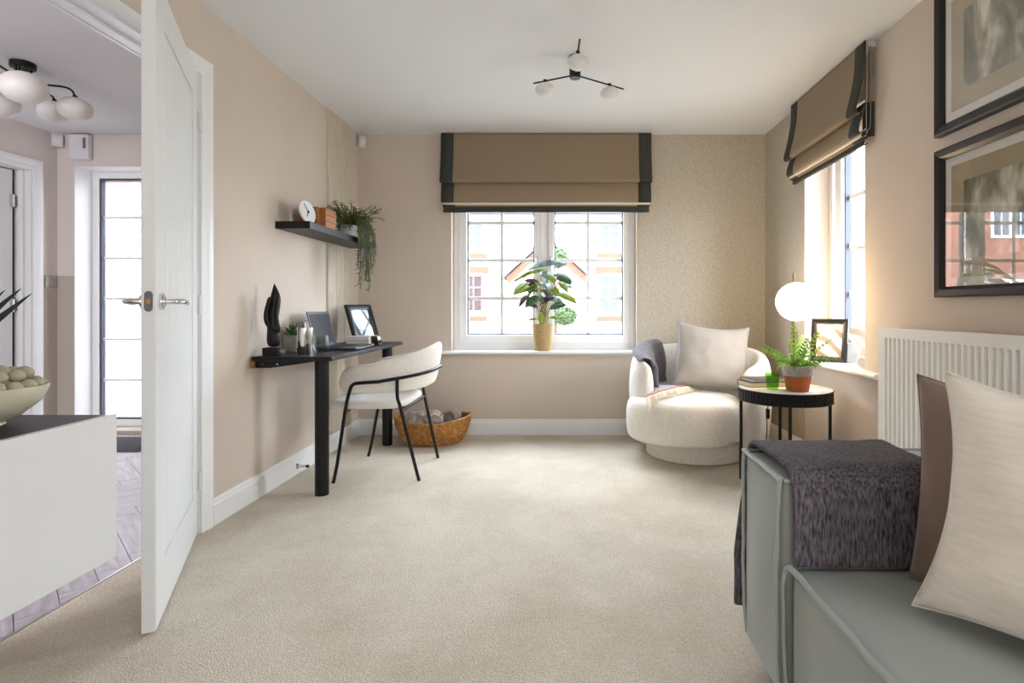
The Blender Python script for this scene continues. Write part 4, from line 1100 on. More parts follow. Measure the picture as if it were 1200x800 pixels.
# photo frames
def photo_frame(label, origin, rotz, lean, w, h, fw, photo, cat='photo frame', steps=True):
    t = thing('photo_frame', label, cat, origin)
    a = Matrix.Translation(origin) @ Matrix.Rotation(rotz, 4, 'Z') @ Matrix.Rotation(lean, 4, 'X')
    # local: x right, -y front, z up
    bm = B(); pr = [(0, .004), (0, -.014), (fw*.35, -.018), (fw*.7, -.012), (fw, -.010), (fw, .004)]
    rings = []
    for cx, cz, sx, sz in ((-w/2, 0, 1, 1), (w/2, 0, -1, 1), (w/2, h, -1, -1), (-w/2, h, 1, -1)):
        rings.append([(cx+sx*i, y, cz+sz*i) for i, y in pr])
    loft(bm, rings, loop=True); bmesh.ops.transform(bm, matrix=a, verts=bm.verts); obj('frame', bm, M['frame_black'], t, smooth=0)
    bm = B(); box(bm, -w/2+fw-.002, w/2-fw+.002, -.004, -.001, fw-.002, h-fw+.002); bmesh.ops.transform(bm, matrix=a, verts=bm.verts); obj('photo', bm, M[photo], t, smooth=0)
    bm = B(); box(bm, -w/2+fw-.002, w/2-fw+.002, -.007, -.0055, fw-.002, h-fw+.002); bmesh.ops.transform(bm, matrix=a, verts=bm.verts); obj('glass', bm, M['pane'], t, smooth=0)
    bm = B(); box(bm, -w/2+.004, w/2-.004, .004, .008, .004, h-.004); loft(bm, [[(-.03, .006, h*.75), (.03, .006, h*.75), (.03, .012, h*.75), (-.03, .012, h*.75)], [(-.04, .02+.75*h*math.tan(-lean), .75*h*math.tan(-lean)*math.tan(-lean)), (.04, .02+.75*h*math.tan(-lean), .75*h*math.tan(-lean)*math.tan(-lean)), (.04, .026+.75*h*math.tan(-lean), .75*h*math.tan(-lean)*math.tan(-lean)), (-.04, .026+.75*h*math.tan(-lean), .75*h*math.tan(-lean)*math.tan(-lean))]])
    bmesh.ops.transform(bm, matrix=a, verts=bm.verts); obj('easel_back', bm, M['black'], t, smooth=0)
photo_frame('black frame with a black and white photo at the far end of the desk', (-1.36, 3.89, DZt+.008), R(66), R(-20), .235, .27, .036, 'photo_bw')

# ------------------------------------------------------------------ wall shelf and what stands on it
sh = bxo('wall_shelf', M['black'], None, (XL, -1.395, 3.09, 4.16, 1.413, 1.453), bevel=.001)
tag(sh, 'black floating shelf on the left wall above the desk', 'shelf')
SZ = 1.4535
ck = thing('clock', 'round white clock face without numbers leaning on the shelf', 'clock', (-1.47, 3.19, SZ))
a = Matrix.Translation((-1.455, 3.19, SZ+.0655)) @ Matrix.Rotation(R(78), 4, 'Z') @ Matrix.Rotation(R(-12), 4, 'X') @ Matrix.Rotation(R(90), 4, 'X')
bm = B(); lathe(bm, [(.064, -.006), (.0665, -.003), (.0665, .004), (.064, .006)], (0, 0, 0), 48); bmesh.ops.transform(bm, matrix=a, verts=bm.verts); obj('face', bm, M['white'], ck)
for nm, ang, ln in (('hour_hand', R(150), .034), ('minute_hand', R(28), .05)):
    bm = B(); box(bm, -.002, .002, -.008, ln, .0062, .008); bmesh.ops.transform(bm, matrix=a @ Matrix.Rotation(ang, 4, 'Z'), verts=bm.verts); obj(nm, bm, M['black'], ck, smooth=0)
bm = B(); cyl(bm, (0, 0, .006), (0, 0, .010), .007); bmesh.ops.transform(bm, matrix=a, verts=bm.verts); obj('hub', bm, M['black'], ck)
wb = thing('wooden_box', 'tiered tan wooden box with rounded corners on the wall shelf', 'box', (-1.48, 3.395, SZ))
for k in range(4):
    hh = (.036, .036, .026, .010)[k]; z0 = SZ+sum((.036, .036, .026, .010)[:k])+.002*k
    bm = B(); box(bm, -1.560, -1.405, 3.285, 3.505, z0, z0+hh)
    bmesh.ops.bevel(bm, geom=[e for e in bm.edges if abs(e.verts[0].co.z-e.verts[1].co.z) > .001], offset=.035, segments=6, affect='EDGES')
    obj(('tier', 'tier', 'tier', 'lid')[k], bm, M['tan_wood'], wb, bevel=.0015)
tp_ = thing('trailing_plant', 'thin-stemmed trailing cactus in a white pot at the far end of the shelf', 'plant', (-1.48, 3.87, SZ))
TPc = Vector((-1.48, 3.86, SZ))
bm = B(); lathe(bm, [(.05, 0), (.058, .02), (.064, .085), (.060, .085), (.056, .07)], TPc, 32); obj('pot', bm, M['plastic'], tp_)
bm = B(); cyl(bm, TPc+Vector((0, 0, .066)), TPc+Vector((0, 0, .074)), .055); obj('soil', bm, M['soil'], tp_)
for k in range(125):
    bm = B(); long = k < 60
    a = rnd.uniform(-2.0, 1.5) if long else rnd.uniform(-3.1, 3.1)
    if long: ex, L = rnd.uniform(.06, .15), rnd.uniform(.14, .46) if rnd.random() < .8 else .1
    else: ex, L = rnd.uniform(.05, .22), rnd.uniform(-.10, .06)
    s0 = TPc+Vector((rnd.uniform(-.035, .035), rnd.uniform(-.035, .035), .07))
    dx, dy = math.cos(a)*ex, math.sin(a)*ex
    if s0.x+dx < XL+.03: dx = XL+.03-s0.x+rnd.random()*.03
    if long and k % 3: dx = max(dx, -1.385-s0.x+rnd.random()*.04)
    if not long: p = [s0, s0+Vector((dx*.4, dy*.4, .07)), s0+Vector((dx*.8, dy*.8, .09-L*.5)), s0+Vector((dx, dy, .08-L))]
    else:
        p = [s0, s0+Vector((dx*.5, dy*.5, .06)), s0+Vector((dx, dy, .01)), s0+Vector((dx*1.12, dy*1.1, -L*.5)), s0+Vector((dx*1.1+rnd.uniform(-.02, .02), dy*1.1+rnd.uniform(-.03, .03), -L))]
        if p[2].x < -1.39: p = p[:3]+[p[2]+Vector((0, 0, -.02))]
    pts = smooth_path(p, 5); tube(bm, pts, .0024, 5)
    for q in pts[4::2]:
        for _ in range(2):
            v = Vector((rnd.gauss(0, 1), rnd.gauss(0, 1), rnd.gauss(-.2, .8))).normalized()*rnd.uniform(.015, .034)
            if (q+v).x > XL+.006: cyl(bm, q, q+v, .002, .0012, 4)
    obj('stem', bm, M['rhipsalis'], tp_, smooth=0)
# ------------------------------------------------------------------ desk chair
chr_ = thing('desk_chair', 'cream upholstered desk chair with a wrap-around back and black tube legs', 'chair', (-1.06, 3.425, 0))
CYc = 3.425
# seat: rounded square cushion
bm = B(); rings = []
def sq(cx, cy, a, b_, n=5.0, seg=48):
    out = []
    for k in range(seg):
        t = 2*math.pi*k/seg; c, s = math.cos(t), math.sin(t)
        out.append((cx+a*math.copysign(abs(c)**(2/n), c), cy+b_*math.copysign(abs(s)**(2/n), s)))
    return out
for z, k in ((.402, .80), (.402, .94), (.410, .985), (.425, 1.0), (.440, .985), (.450, .93), (.456, .80), (.459, .5), (.460, .15)):
    rings.append([(x, y, z-.012*max(0, (-1.2-x)/.14)*1.0+.006*math.cos((y-CYc)*5)) for x, y in sq(-1.135, CYc, .232*k, .262*k)])
loft(bm, rings); obj('seat', bm, M['linen'], chr_, smooth=70, sub=1)
# backrest: a band swept round a U
bm = B(); NS = 48; rings = []
def uplan(s, lean=0):
    """s in -1..1 from near arm tip to far arm tip"""
    a = s*R(112)
    n = 2.6; c, si = math.cos(a), math.sin(a)
    rx = .30+lean; ry = .275+lean*.7
    x = -1.120+rx*math.copysign(abs(c)**(2/n), c) - (0.0 if abs(s) < .8 else 0)
    y = CYc+ry*math.copysign(abs(si)**(2/n), si)
    return x, y
for i in range(NS+1):
    s = -1+2*i/NS; q = 1-abs(s)
    e = (1-(1-min(1, q/.09))**2)**.5        # round the tips
    zt = .626+.149*q**.85; zb_ = .492+.02*q
    zm = (zt+zb_)/2; zt = zm+(zt-zm)*e; zb_ = zm+(zb_-zm)*e
    th_ = .026*(.55+.45*e); ring = []
    for k in range(16):
        t = 2*math.pi*k/16; n = 3.2; c, si = math.cos(t), math.sin(t)
        cc = math.copysign(abs(c)**(2/n), c); ss = math.copysign(abs(si)**(2/n), si)
        z = zm+(zt-zb_)/2*ss; lean = (z-.49)*.20*q
        x0, y0 = uplan(s, lean); x1, y1 = uplan(min(1, s+.02), lean); x2, y2 = uplan(max(-1, s-.02), lean)
        tx, ty = x1-x2, y1-y2; l = math.hypot(tx, ty); nx, ny = ty/l, -tx/l
        ring.append((x0+nx*cc*th_, y0+ny*cc*th_, z))
    rings.append(ring)
loft(bm, rings); obj('backrest', bm, M['linen'], chr_, smooth=70, sub=1)
# rail + four legs
def rail_pt(s, z, off=.036):
    lean = (z-.49)*.20*(1-abs(s))
    x0, y0 = uplan(s, lean); x1, y1 = uplan(min(1, s+.02), lean); x2, y2 = uplan(max(-1, s-.02), lean)
    tx, ty = x1-x2, y1-y2; l = math.hypot(tx, ty)
    return Vector((x0+ty/l*off, y0-tx/l*off, z))
RS = .70
def railz(s): return .568+.052*(1-abs(s)/RS)**.8 if abs(s) < RS else .568
bm = B(); tube(bm, [rail_pt(-RS+2*RS*i/40, railz(-RS+2*RS*i/40)) for i in range(41)], .0095, 10); obj('rail', bm, M['black'], chr_, smooth=60)
for sg in (-1, 1):
    e = rail_pt(sg*RS, .568); e2 = rail_pt(sg*(RS+.06), .56)
    yf = CYc+sg*.283
    bm = B(); tube(bm, smooth_path([(-1.288, CYc+sg*.283, 0), (-1.262, CYc+sg*.287, .12), (-1.215, CYc+sg*.300, .40), (-1.190, (e.y+yf)/2+sg*.004, .515), (-1.166, e.y-sg*.002, .553), (-1.12, e.y, .562), e], 5), .0095, 10); obj('leg', bm, M['black'], chr_, smooth=60)
    srr = None
    best = min(range(100), key=lambda k: abs(rail_pt(sg*RS*k/100, .6).x+.93)); s_ = sg*RS*best/100
    j = rail_pt(s_, railz(s_))
    bm = B(); tube(bm, smooth_path([(-.820, CYc+sg*.240, 0), (-.868, CYc+sg*.252, .20), (-.918, CYc+sg*.268, .42), (-.930, j.y-sg*.004, .48), (j.x, j.y, railz(s_))], 5), .0095, 10); obj('leg', bm, M['black'], chr_, smooth=60)
bm = B()
for sg in (-1, 1): tube(bm, [(-1.20, CYc+sg*.17, .402), (-.915, CYc+sg*.17, .402)], .006, 8)
tube(bm, [(-.915, CYc-.266, .398), (-.915, CYc+.266, .398)], .008, 8); tube(bm, [(-1.214, CYc-.298, .400), (-1.214, CYc+.298, .400)], .006, 8)
obj('seat_frame', bm, M['black'], chr_, smooth=60)

# ------------------------------------------------------------------ basket with fur throws
bk = thing('basket', 'oval woven straw basket on the carpet under the back wall', 'basket', (-.952, 4.09, 0))
bm = B(); rings = []; SEG = 120
def brim(a): return .182+.016*math.cos(2*a) 
for j in range(26):
    t = j/25; ring = []
    for k in range(SEG):
        a = 2*math.pi*k/SEG; hgt = brim(a)
        rx = .195+.078*math.sin(t*math.pi/2)**.8; ry = .14+.08*math.sin(t*math.pi/2)**.8
        w_ = .0038*(1 if (k+j) % 2 else -1)
        ring.append((-.952+(rx+w_)*math.cos(a), 4.09+(ry+w_)*math.sin(a), .004+t*hgt))
    rings.append(ring)
inner = []
for j in range(14):
    t = 1-j/13; ring = []
    for k in range(SEG):
        a = 2*math.pi*k/SEG; rx = .185+.075*math.sin(t*math.pi/2)**.8; ry = .13+.077*math.sin(t*math.pi/2)**.8
        ring.append((-.952+rx*math.cos(a), 4.09+ry*math.sin(a), .014+t*(brim(a)-.01)))
    inner.append(ring)
loft(bm, rings+inner); obj('woven_body', bm, M['basket'], bk, smooth=0)
bm = B(); tube(bm, [(-.952+.272*math.cos(2*math.pi*k/80), 4.09+.219*math.sin(2*math.pi*k/80), .004+brim(2*math.pi*k/80)) for k in range(80)], .007, 8, loop=True); obj('rim', bm, M['basket'], bk)
def fur_roll(label, p0, p1, r):
    t = thing('fur_throw', label, 'throw', tuple((Vector(p0)+Vector(p1))/2-Vector((0, 0, r))))
    bm = B(); n = 40; pts = [Vector(p0).lerp(Vector(p1), i/n) for i in range(n+1)]
    tube(bm, pts, [r*math.sqrt(max(.02, 1-abs(2*i/n-1)**6)) for i in range(n+1)], 40)
    for v in bm.verts: v.co += Vector((noise.noise(v.co*30), noise.noise(v.co*30+Vector((7, 0, 0))), noise.noise(v.co*30+Vector((0, 9, 0)))))*.012
    obj('roll', bm, M['fur'], t, smooth=80)
    bm = B()
    P_ = Vector(p1)-Vector(p0)
    for k in range(2600):
        f = rnd.random(); d = Vector((rnd.gauss(0, 1), rnd.gauss(0, 1), rnd.gauss(0, 1))); d = (d-P_.normalized()*d.dot(P_.normalized())).normalized()
        c = Vector(p0)+P_*f+d*r*.97*math.sqrt(max(.02, 1-abs(2*f-1)**6)); a, b_ = frame_at(d)
        tip = c+d*.014+Vector((rnd.gauss(0, .006), rnd.gauss(0, .006), rnd.gauss(0, .006)))
        bm.faces.new([bm.verts.new(c+a*.0025), bm.verts.new(c-a*.0025), bm.verts.new(tip)])
    obj('pile', bm, M['fur'], t, smooth=0, kind='stuff')
fur_roll('mottled brown faux-fur throw rolled across the front of the basket', (-1.165, 4.03, .168), (-.87, 4.05, .180), .060)
fur_roll('dark brown faux-fur throw at the right end of the basket', (-.90, 4.16, .125), (-.765, 4.12, .20), .045)

# ------------------------------------------------------------------ armchair
ac = thing('armchair', 'round cream boucle swivel armchair in the back corner', 'armchair', (.89, 3.80, 0))
bm = B(); lathe(bm, [(.318, .0), (.326, .006), (.328, .10), (.322, .125)], (.885, 3.80, 0), 64); obj('plinth', bm, M['boucle'], ac, smooth=50)
# seat pad
def pad_plan(k, ang_seg=72):
    out = []
    fx = Vector((-.33, -.944)); sx = Vector((.944, -.33))
    for q in range(ang_seg):
        t = 2*math.pi*q/ang_seg; c, s = math.cos(t), math.sin(t); n = 2.35
        a = .375*k*math.copysign(abs(c)**(2/n), c); b_ = .37*k*math.copysign(abs(s)**(2/n), s)
        p = Vector((.795, 3.715))+sx*a+fx*b_; out.append(p)
    return out
bm = B(); rings = []
for z, k in ((.135, .80), (.135, .93), (.148, .975), (.18, .995), (.25, 1.008), (.315, 1.003), (.355, .985), (.382, .945), (.396, .87), (.404, .7), (.408, .4), (.409, .1)):
    rings.append([(p.x, p.y, z) for p in pad_plan(k)])
loft(bm, rings); obj('seat', bm, M['boucle'], ac, smooth=70, sub=1)
# shell
SHc = Vector((.915, 3.825)); a0, a1 = R(-152), R(-62)-2*math.pi   # from the left arm round the back to the right arm
bm = B(); rings = []; NS = 60
def shell_r(a): return .455
for i in range(NS+1):
    f = i/NS; a = a0+(a1-a0)*f; q = min(f, 1-f)
    e = min(1, q/.045)**.5 if q < .045 else 1
    hump = math.sin(math.pi*min(1, max(0, f)))**.9
    zt = .585+.135*hump+(.015 if f < .3 else 0); zb_ = .085
    th_ = .062*(.5+.5*e); rc = .405+ .01*hump
    ring = []
    for k in range(28):
        t = 2*math.pi*k/28; n = 2.6 if math.sin(t) > 0 else 6; c, s = math.cos(t), math.sin(t)
        cc = math.copysign(abs(c)**(2/n), c); ss = math.copysign(abs(s)**(2/n), s)
        zm = (zt+zb_)/2; hz = (zt-zb_)/2*(.94+.06*e)
        z = zm+hz*ss; rr = rc+cc*th_ - .03*max(0, (.35-z)/.3)
        ring.append((SHc.x+rr*math.cos(a), SHc.y+rr*math.sin(a), z))
    rings.append(ring)
loft(bm, rings); obj('backrest', bm, M['boucle'], ac, smooth=70, sub=1)
bm = B(); cyl(bm, (1.235, 3.70, 0), (1.235, 3.70, .1), .014); obj('foot', bm, M['black'], ac)

pillow('armchair_cushion', 'pale grey square cushion propped in the cream armchair', M['greige'], (1.01, 3.86, .65), .50, .46, .15, (.97, -.12, -.10), (.10, .34, 1), 5, .016, pinch=.075, sag=.05)

# grey blanket over the left of the armchair and onto its seat
bl = thing('blanket', 'grey fringed blanket spilling over the left side of the armchair', 'blanket', (.72, 3.85, .45))
def shell_top(a):
    f = (a-a0)/(a1-a0); return .585+.135*math.sin(math.pi*min(1, max(0, f)))**.9+.015
AB0, AB1 = R(-160), R(-236)
def bfn(u, v):
    a = AB0+(AB1-AB0)*u; top = shell_top(a)+.012
    rz = [(0, .446, top-.012), (0, .438, top+.002), (0, .425, top+.010), (0, .405, top+.016), (0, .355, top-.004), (0, .328, top-.07), (0, .322, .50), (0, .305, .432)]
    end = Vector((.505, 3.455, .416)).lerp(Vector((.90, 3.87, .428)), u); end.z += .012*math.sin(math.pi*u)
    q = polyline_at(rz, min(1, v/.62)); p = Vector((SHc.x+q.y*math.cos(a), SHc.y+q.y*math.sin(a), q.z))
    if v > .62: p = p.lerp(end, (v-.62)/.38)
    amp = .013 if v < .62 else .006
    nn = noise.noise(Vector((u*7, v*3, 1.3)))+.6*noise.noise(Vector((u*15, v*6, 4)))
    d = Vector((math.cos(a), math.sin(a), 0))
    k = max(0, min(1, (v-.24)/.1))*max(0, min(1, (.62-v)/.1))
    return p-d*k*abs(nn)*.03+Vector((0, 0, amp*abs(nn)+.004))
bm = B(); grid_sheet(bm, bfn, 36, 48); cl_ = obj('cloth', bm, M['grey_blanket'], bl, smooth=80, solid=.008, sub=1)
M['pale_blanket'] = mat('pale_blanket', (196, 194, 200), .95, bump=.3, bscale=300)
bm = B(); grid_sheet(bm, lambda u, v: bfn(u, .64+.36*v)+Vector((0, 0, .008)), 30, 12); obj('pale_reverse', bm, M['pale_blanket'], bl, smooth=80, solid=.004)
bm = B()
pts = [bfn(i/60, .985)+Vector((0, 0, .013)) for i in range(61)]
for i in range(0, 60): cyl(bm, pts[i], pts[i].lerp(pts[i+1], .6)+Vector((0, 0, .001)), .0035, seg=5)
obj('stitching', bm, M['pink'], bl)
bm = B()
for i in range(110):
    u = i/109; p = bfn(u, .995)+Vector((0, 0, .008)); d = Vector((.10+.25*rnd.random()-.1, -.9, 0)).normalized()
    L = rnd.uniform(.055, .085); e = p+d*L+Vector((rnd.gauss(0, .006), 0, 0))
    drop = lambda q: .410 if (q.x-.795)**2+(q.y-3.715)**2 < .335**2 else .410-1.2*(math.hypot(q.x-.795, q.y-3.715)-.335)
    m_ = p.lerp(e, .5); m_.z = max(drop(m_), .25)+.010; e.z = max(drop(e), .2)+.006
    tube(bm, smooth_path([p, m_, e], 3), [.0028]*5+[.0022, .0016], 5)
obj('fringe', bm, M['fringe'], bl, kind='stuff')

# ------------------------------------------------------------------ side table and what stands on it
TC = Vector((1.238, 3.16)); TZ = .530
st = thing('side_table', 'small round side table with fluted black rim and marble top', 'table', (TC.x, TC.y, 0))
bm = B(); lathe(bm, [(.238, TZ-.004), (.247, TZ-.004), (.247, TZ-.001), (.243, TZ), (.0, TZ)], (TC.x, TC.y, 0), 72, cap=False); lathe(bm, [(.238, TZ-.015), (.238, TZ-.004)], (TC.x, TC.y, 0), 72); obj('top', bm, M['marble'], st)
fl = B(); nfl = 66
rg = []
for z, r_ in ((TZ-.066, 1), (TZ-.004, 1)):
    ring = []
    for k in range(nfl*4):
        a = 2*math.pi*k/(nfl*4); q = k % 4; ring.append((TC.x+(.250-(.005 if q == 0 else (0.0008 if q in (1, 3) else 0)))*math.cos(a), TC.y+(.250-(.005 if q == 0 else (.0008 if q in (1, 3) else 0)))*math.sin(a), z))
    rg.append(ring)
loft(fl, rg); obj('fluted_rim', fl, M['black'], st, smooth=0)
bm = B()
for z in (TZ-.068, TZ-.0045): lathe(bm, [(.246, z-.003), (.2525, z-.0015), (.2525, z+.0015), (.246, z+.003)], (TC.x, TC.y, 0), 72)
obj('rim_band', bm, M['black'], st)
for k in range(4):
    a = R(-15+90*k)
    p = (TC.x+.234*math.cos(a), TC.y+.234*math.sin(a)); bm = B(); cyl(bm, (*p, 0), (*p, TZ-.06), .009, seg=14); obj('leg', bm, M['black'], st)
# table lamp
LX, LY = 1.352, 3.315
lm = thing('table_lamp', 'lit opal globe table lamp on a slim brass rod on the side table', 'lamp', (LX, LY, TZ))
bm = B(); lathe(bm, [(.06, .001), (.062, .004), (.062, .010), (.058, .013), (0.001, .014)], (LX, LY, TZ), 36); obj('base', bm, M['bronze'], lm)
bm = B(); cyl(bm, (LX, LY, TZ+.01), (LX, LY, 1.182), .0055, seg=14); obj('rod', bm, M['bronze'], lm)
gz = CAMZ+(360-353.5)/F*(LY-.05)
bm = B(); ball(bm, (LX-.022, LY-.095, gz), .113, .113, .109, 40, 24); obj('globe', bm, M['lamp_on'], lm, smooth=80)
bm = B(); tube(bm, smooth_path([(LX, LY+.05, TZ+.006), (LX-.01, TC.y+.262, TZ-.01), (LX-.05, 3.43, .47), (LX-.105, 3.44, .38), (LX-.11, 3.45, .20), (LX-.10, 3.50, .02), (1.5, 3.6, .01)], 8), .0028, 8); cd = obj('cord', bm, M['black'], lm)
bm = B(); box(bm, LX-.116, LX-.098, 3.43, 3.455, .30, .36); obj('cord_switch', bm, M['black'], cd, bevel=.003)
# potted fern
PX, PY = 1.262, 3.045
pf = thing('potted_fern', 'bright green fern in a terracotta pot with a grey band on the side table', 'plant', (PX, PY, TZ))
bm = B(); lathe(bm, [(.056, .0005), (.058, .002), (.071, .085)], (PX, PY, TZ), 40); lathe(bm, [(.071, .085), (.071, .0855)], (PX, PY, TZ), 40); obj('pot', bm, M['terracotta'], pf)
bm = B(); lathe(bm, [(.0715, .082), (.0785, .084), (.082, .134), (.0815, .136), (.074, .136), (.07, .12)], (PX, PY, TZ), 40); obj('pot_band', bm, M['cement'], pf)
bm = B(); cyl(bm, (PX, PY, TZ+.11), (PX, PY, TZ+.122), .072); obj('soil', bm, M['soil'], pf)
def frond(base, d, L, W, droop, m, nl=8):
    bm = B(); d = Vector(d).normalized(); p = Vector(base); pts = [p.copy()]; dirs = [d.copy()]
    n = 9
    for i in range(n):
        p = p+d*(L/n); d = (d+Vector((0, 0, -droop/n))).normalized(); pts.append(p.copy()); dirs.append(d.copy())
    tube(bm, pts, [.0020]*(n-2)+[.0012]*3, 5)
    for i in range(3, n+1):
        t = i/(n+1); sd = dirs[i].cross(Vector((.15, -1, .1)))
        if sd.length < .05: sd = Vector((1, 0, 0))
        sd.normalize(); up = sd.cross(dirs[i]); st = L/n
        lw = W*(math.sin(math.pi*(t*.72+.24)))**.7
        for s in (-1, 1):
            ax = (sd*s+dirs[i]*.75-up*.1).normalized(); pp = dirs[i]; root = pts[i]
            o_ = [root-pp*st*.16, root+ax*lw*.5-pp*st*.36, root+ax*lw*.85-pp*st*.27, root+ax*lw*1.05, root+ax*lw*.85+pp*st*.25, root+ax*lw*.5+pp*st*.33, root+pp*st*.2]
            bm.faces.new([bm.verts.new(q) for q in o_])
    tipv = pts[-1]+dirs[-1]*L/n*1.4; sd = dirs[-1].cross(Vector((0, 0, 1))).normalized()
    bm.faces.new([bm.verts.new(q) for q in (pts[-2]-sd*.004, tipv, pts[-2]+sd*.004)])
    return obj('frond', bm, M[m], pf, smooth=0)
# the large fronds of the photograph, then a low tuft
for (dx, dy, dz, L, W, dr, m) in ((-.10, -.05, 1, .235, .034, .15, 'fern2'), (.42, -.05, 1, .21, .032, .35, 'fern2'), (-1, -.1, .70, .225, .022, .25, 'fern2'), (-.75, .2, .8, .18, .028, .4, 'fern'), (.7, -.3, .65, .17, .028, .9, 'fern'), (-.35, -.4, .9, .17, .03, .5, 'fern2'), (.1, -.3, 1, .17, .03, .5, 'fern'), (.75, .1, .9, .23, .014, .5, 'fern2'), (.3, .4, 1, .19, .03, .3, 'fern2')):
    frond((PX+dx*.02, PY+dy*.02, TZ+.12), (dx, dy, dz), L, W, dr, m)
for k in range(46):
    a = rnd.uniform(0, 6.28); el = rnd.uniform(.35, 1.3)
    frond((PX+rnd.uniform(-.05, .05), PY+rnd.uniform(-.05, .05), TZ+.12), (math.cos(a)*math.cos(el), math.sin(a)*math.cos(el), math.sin(el)), rnd.uniform(.07, .13), rnd.uniform(.010, .018), rnd.uniform(.5, 1.6), 'fern' if rnd.random() < .6 else 'fern2')
# green tumbler
gt = thing('green_tumbler', 'green pressed-glass tumbler on the side table', 'glass', (1.148, 3.10, TZ))
bm = B(); rings = []
for z, r_ in ((.001, .030), (.006, .032), (.05, .037), (.07, .0395), (.088, .0415), (.089, .040), (.07, .0370), (.03, .031), (.012, .028), (.0115, .001)):
    rings.append([(1.148+r_*(1-(.04 if (k % 6) == 0 and .005 < z < .07 and r_ > .031 else 0))*math.cos(2*math.pi*k/48), 3.10+r_*(1-(.04 if (k % 6) == 0 and .005 < z < .07 and r_ > .031 else 0))*math.sin(2*math.pi*k/48), TZ+z) for k in range(48)])
loft(bm, rings); obj('tumbler_body', bm, M['green_glass'], gt, smooth=25)
book('thick dark book with tan page edges under the thinner one on the side table', (1.145, 3.255, TZ), .17, .225, .027, R(-80), 'cover_dark', page='page')
book('thin dark book on top of the thick one on the side table', (1.15, 3.265, TZ+.027), .15, .20, .016, R(-78), 'cover_dark', page='paper')

# ------------------------------------------------------------------ side window sill
photo_frame('dark frame with a pale photo on the right window sill', (1.548, 3.30, .660), R(-38), R(-12), .20, .255, .030, 'photo_pale')
kn = thing('knot_ornament', 'white ceramic tube-like ornament on the right window sill', 'ornament', (1.57, 3.0, .657))
bm = B(); tube(bm, smooth_path([(1.600, 3.02, .672), (1.612, 3.04, .75), (1.60, 3.08, .80), (1.585, 3.10, .845)], 6), .026, 20); obj('upright_tube', bm, M['plastic'], kn, smooth=60)
bm = B(); tube(bm, smooth_path([(1.560, 3.06, .86), (1.60, 3.02, .84), (1.63, 2.96, .76), (1.64, 2.95, .69)], 6), .025, 20); obj('bent_tube', bm, M['plastic'], kn, smooth=60)
bm = B(); cyl(bm, (1.575, 2.985, .69), (1.65, 3.06, .69), .027, seg=24); obj('lower_tube', bm, M['plastic'], kn, smooth=40, bevel=.004)
bxo('foot', M['plastic'], kn, (1.585, 1.645, 2.96, 3.06, .656, .672), bevel=.003)

# ------------------------------------------------------------------ plant on the back sill
SPx, SPy, SPz = -.164, 4.375, .646
sp = thing('potted_calathea', 'leafy plant with green and plum leaves in a straw pot on the back window sill', 'plant', (SPx, SPy, SPz))
bm = B(); rings = []
for j in range(28):
    t = j/27; r_ = .064+.022*t
    rings.append([(SPx+(r_+.0018*math.sin(j*math.pi*.9+k*.6))*math.cos(2*math.pi*k/64), SPy-.012+(r_+.0018*math.sin(j*math.pi*.9+k*.6))*math.sin(2*math.pi*k/64), SPz+t*.205) for k in range(64)])
rings.append([(SPx+.076*math.cos(2*math.pi*k/64), SPy-.012+.076*math.sin(2*math.pi*k/64), SPz+.205) for k in range(64)])
rings.append([(SPx+.07*math.cos(2*math.pi*k/64), SPy-.012+.07*math.sin(2*math.pi*k/64), SPz+.18) for k in range(64)])
loft(bm, rings); obj('straw_pot', bm, M['basket_pale'], sp, smooth=50)
# leaves: (px, py of base, px, py of tip, width px, material, depth offset)
LV = [(664, 309, 617, 316, 8, 'leaf_pale', -.02), (641, 316, 602, 330, 6, 'leaf_lime', -.05), (652, 320, 672, 322, 0, '', 0), (634, 318, 643, 327, 10, 'leaf_pale', -.09), (636, 330, 643, 340, 11, 'leaf_pale', -.10),
      (640, 330, 650, 322, 0, '', 0), (649, 322, 671, 331, 9, 'leaf_dark', -.04), (652, 326, 670, 333, 9, 'leaf_dark', .0), (632, 332, 601, 346, 8, 'leaf_lime', -.04), (618, 331, 602, 346, 9, 'leaf_lime', -.08),
      (634, 334, 614, 328, 7, 'leaf_plum', .0), (632, 338, 605, 344, 8, 'leaf_lime', -.06), (630, 342, 620, 332, 8, 'leaf_plum', -.02), (622, 344, 608, 360, 6, 'leaf_plum', -.09), (632, 348, 616, 360, 10, 'leaf_dark', -.10),
      (642, 350, 661, 356, 7, 'leaf_pale', -.06), (654, 345, 676, 356, 8, 'leaf_lime', -.07), (646, 345, 672, 350, 7, 'leaf_pale', -.02), (644, 362, 664, 357, 9, 'leaf_dark', -.10), (634, 340, 648, 350, 8, 'leaf_plum', -.03),
      (633, 356, 650, 348, 8, 'leaf_plum', -.07), (616, 325, 602, 329, 3, 'leaf_plum', -.03), (655, 330, 665, 343, 8, 'leaf_lime', -.09), (642, 322, 649, 332, 6, 'leaf_lime', -.03), (660, 334, 671, 338, 6, 'leaf_pale', -.03),
      (630, 360, 617, 357, 7, 'leaf_plum', -.05), (633, 366, 634, 380, 6, 'leaf_lime', -.06), (629, 374, 617, 376, 3, 'leaf_dark', -.05), (644, 372, 655, 374, 4, 'leaf_lime', -.05), (626, 335, 620, 345, 8, 'leaf_dark', -.06), (640, 352, 632, 344, 9, 'leaf_dark', -.08), (645, 338, 655, 345, 8, 'leaf_lime', -.04), (600, 350, 598, 352, 0, '', 0)]
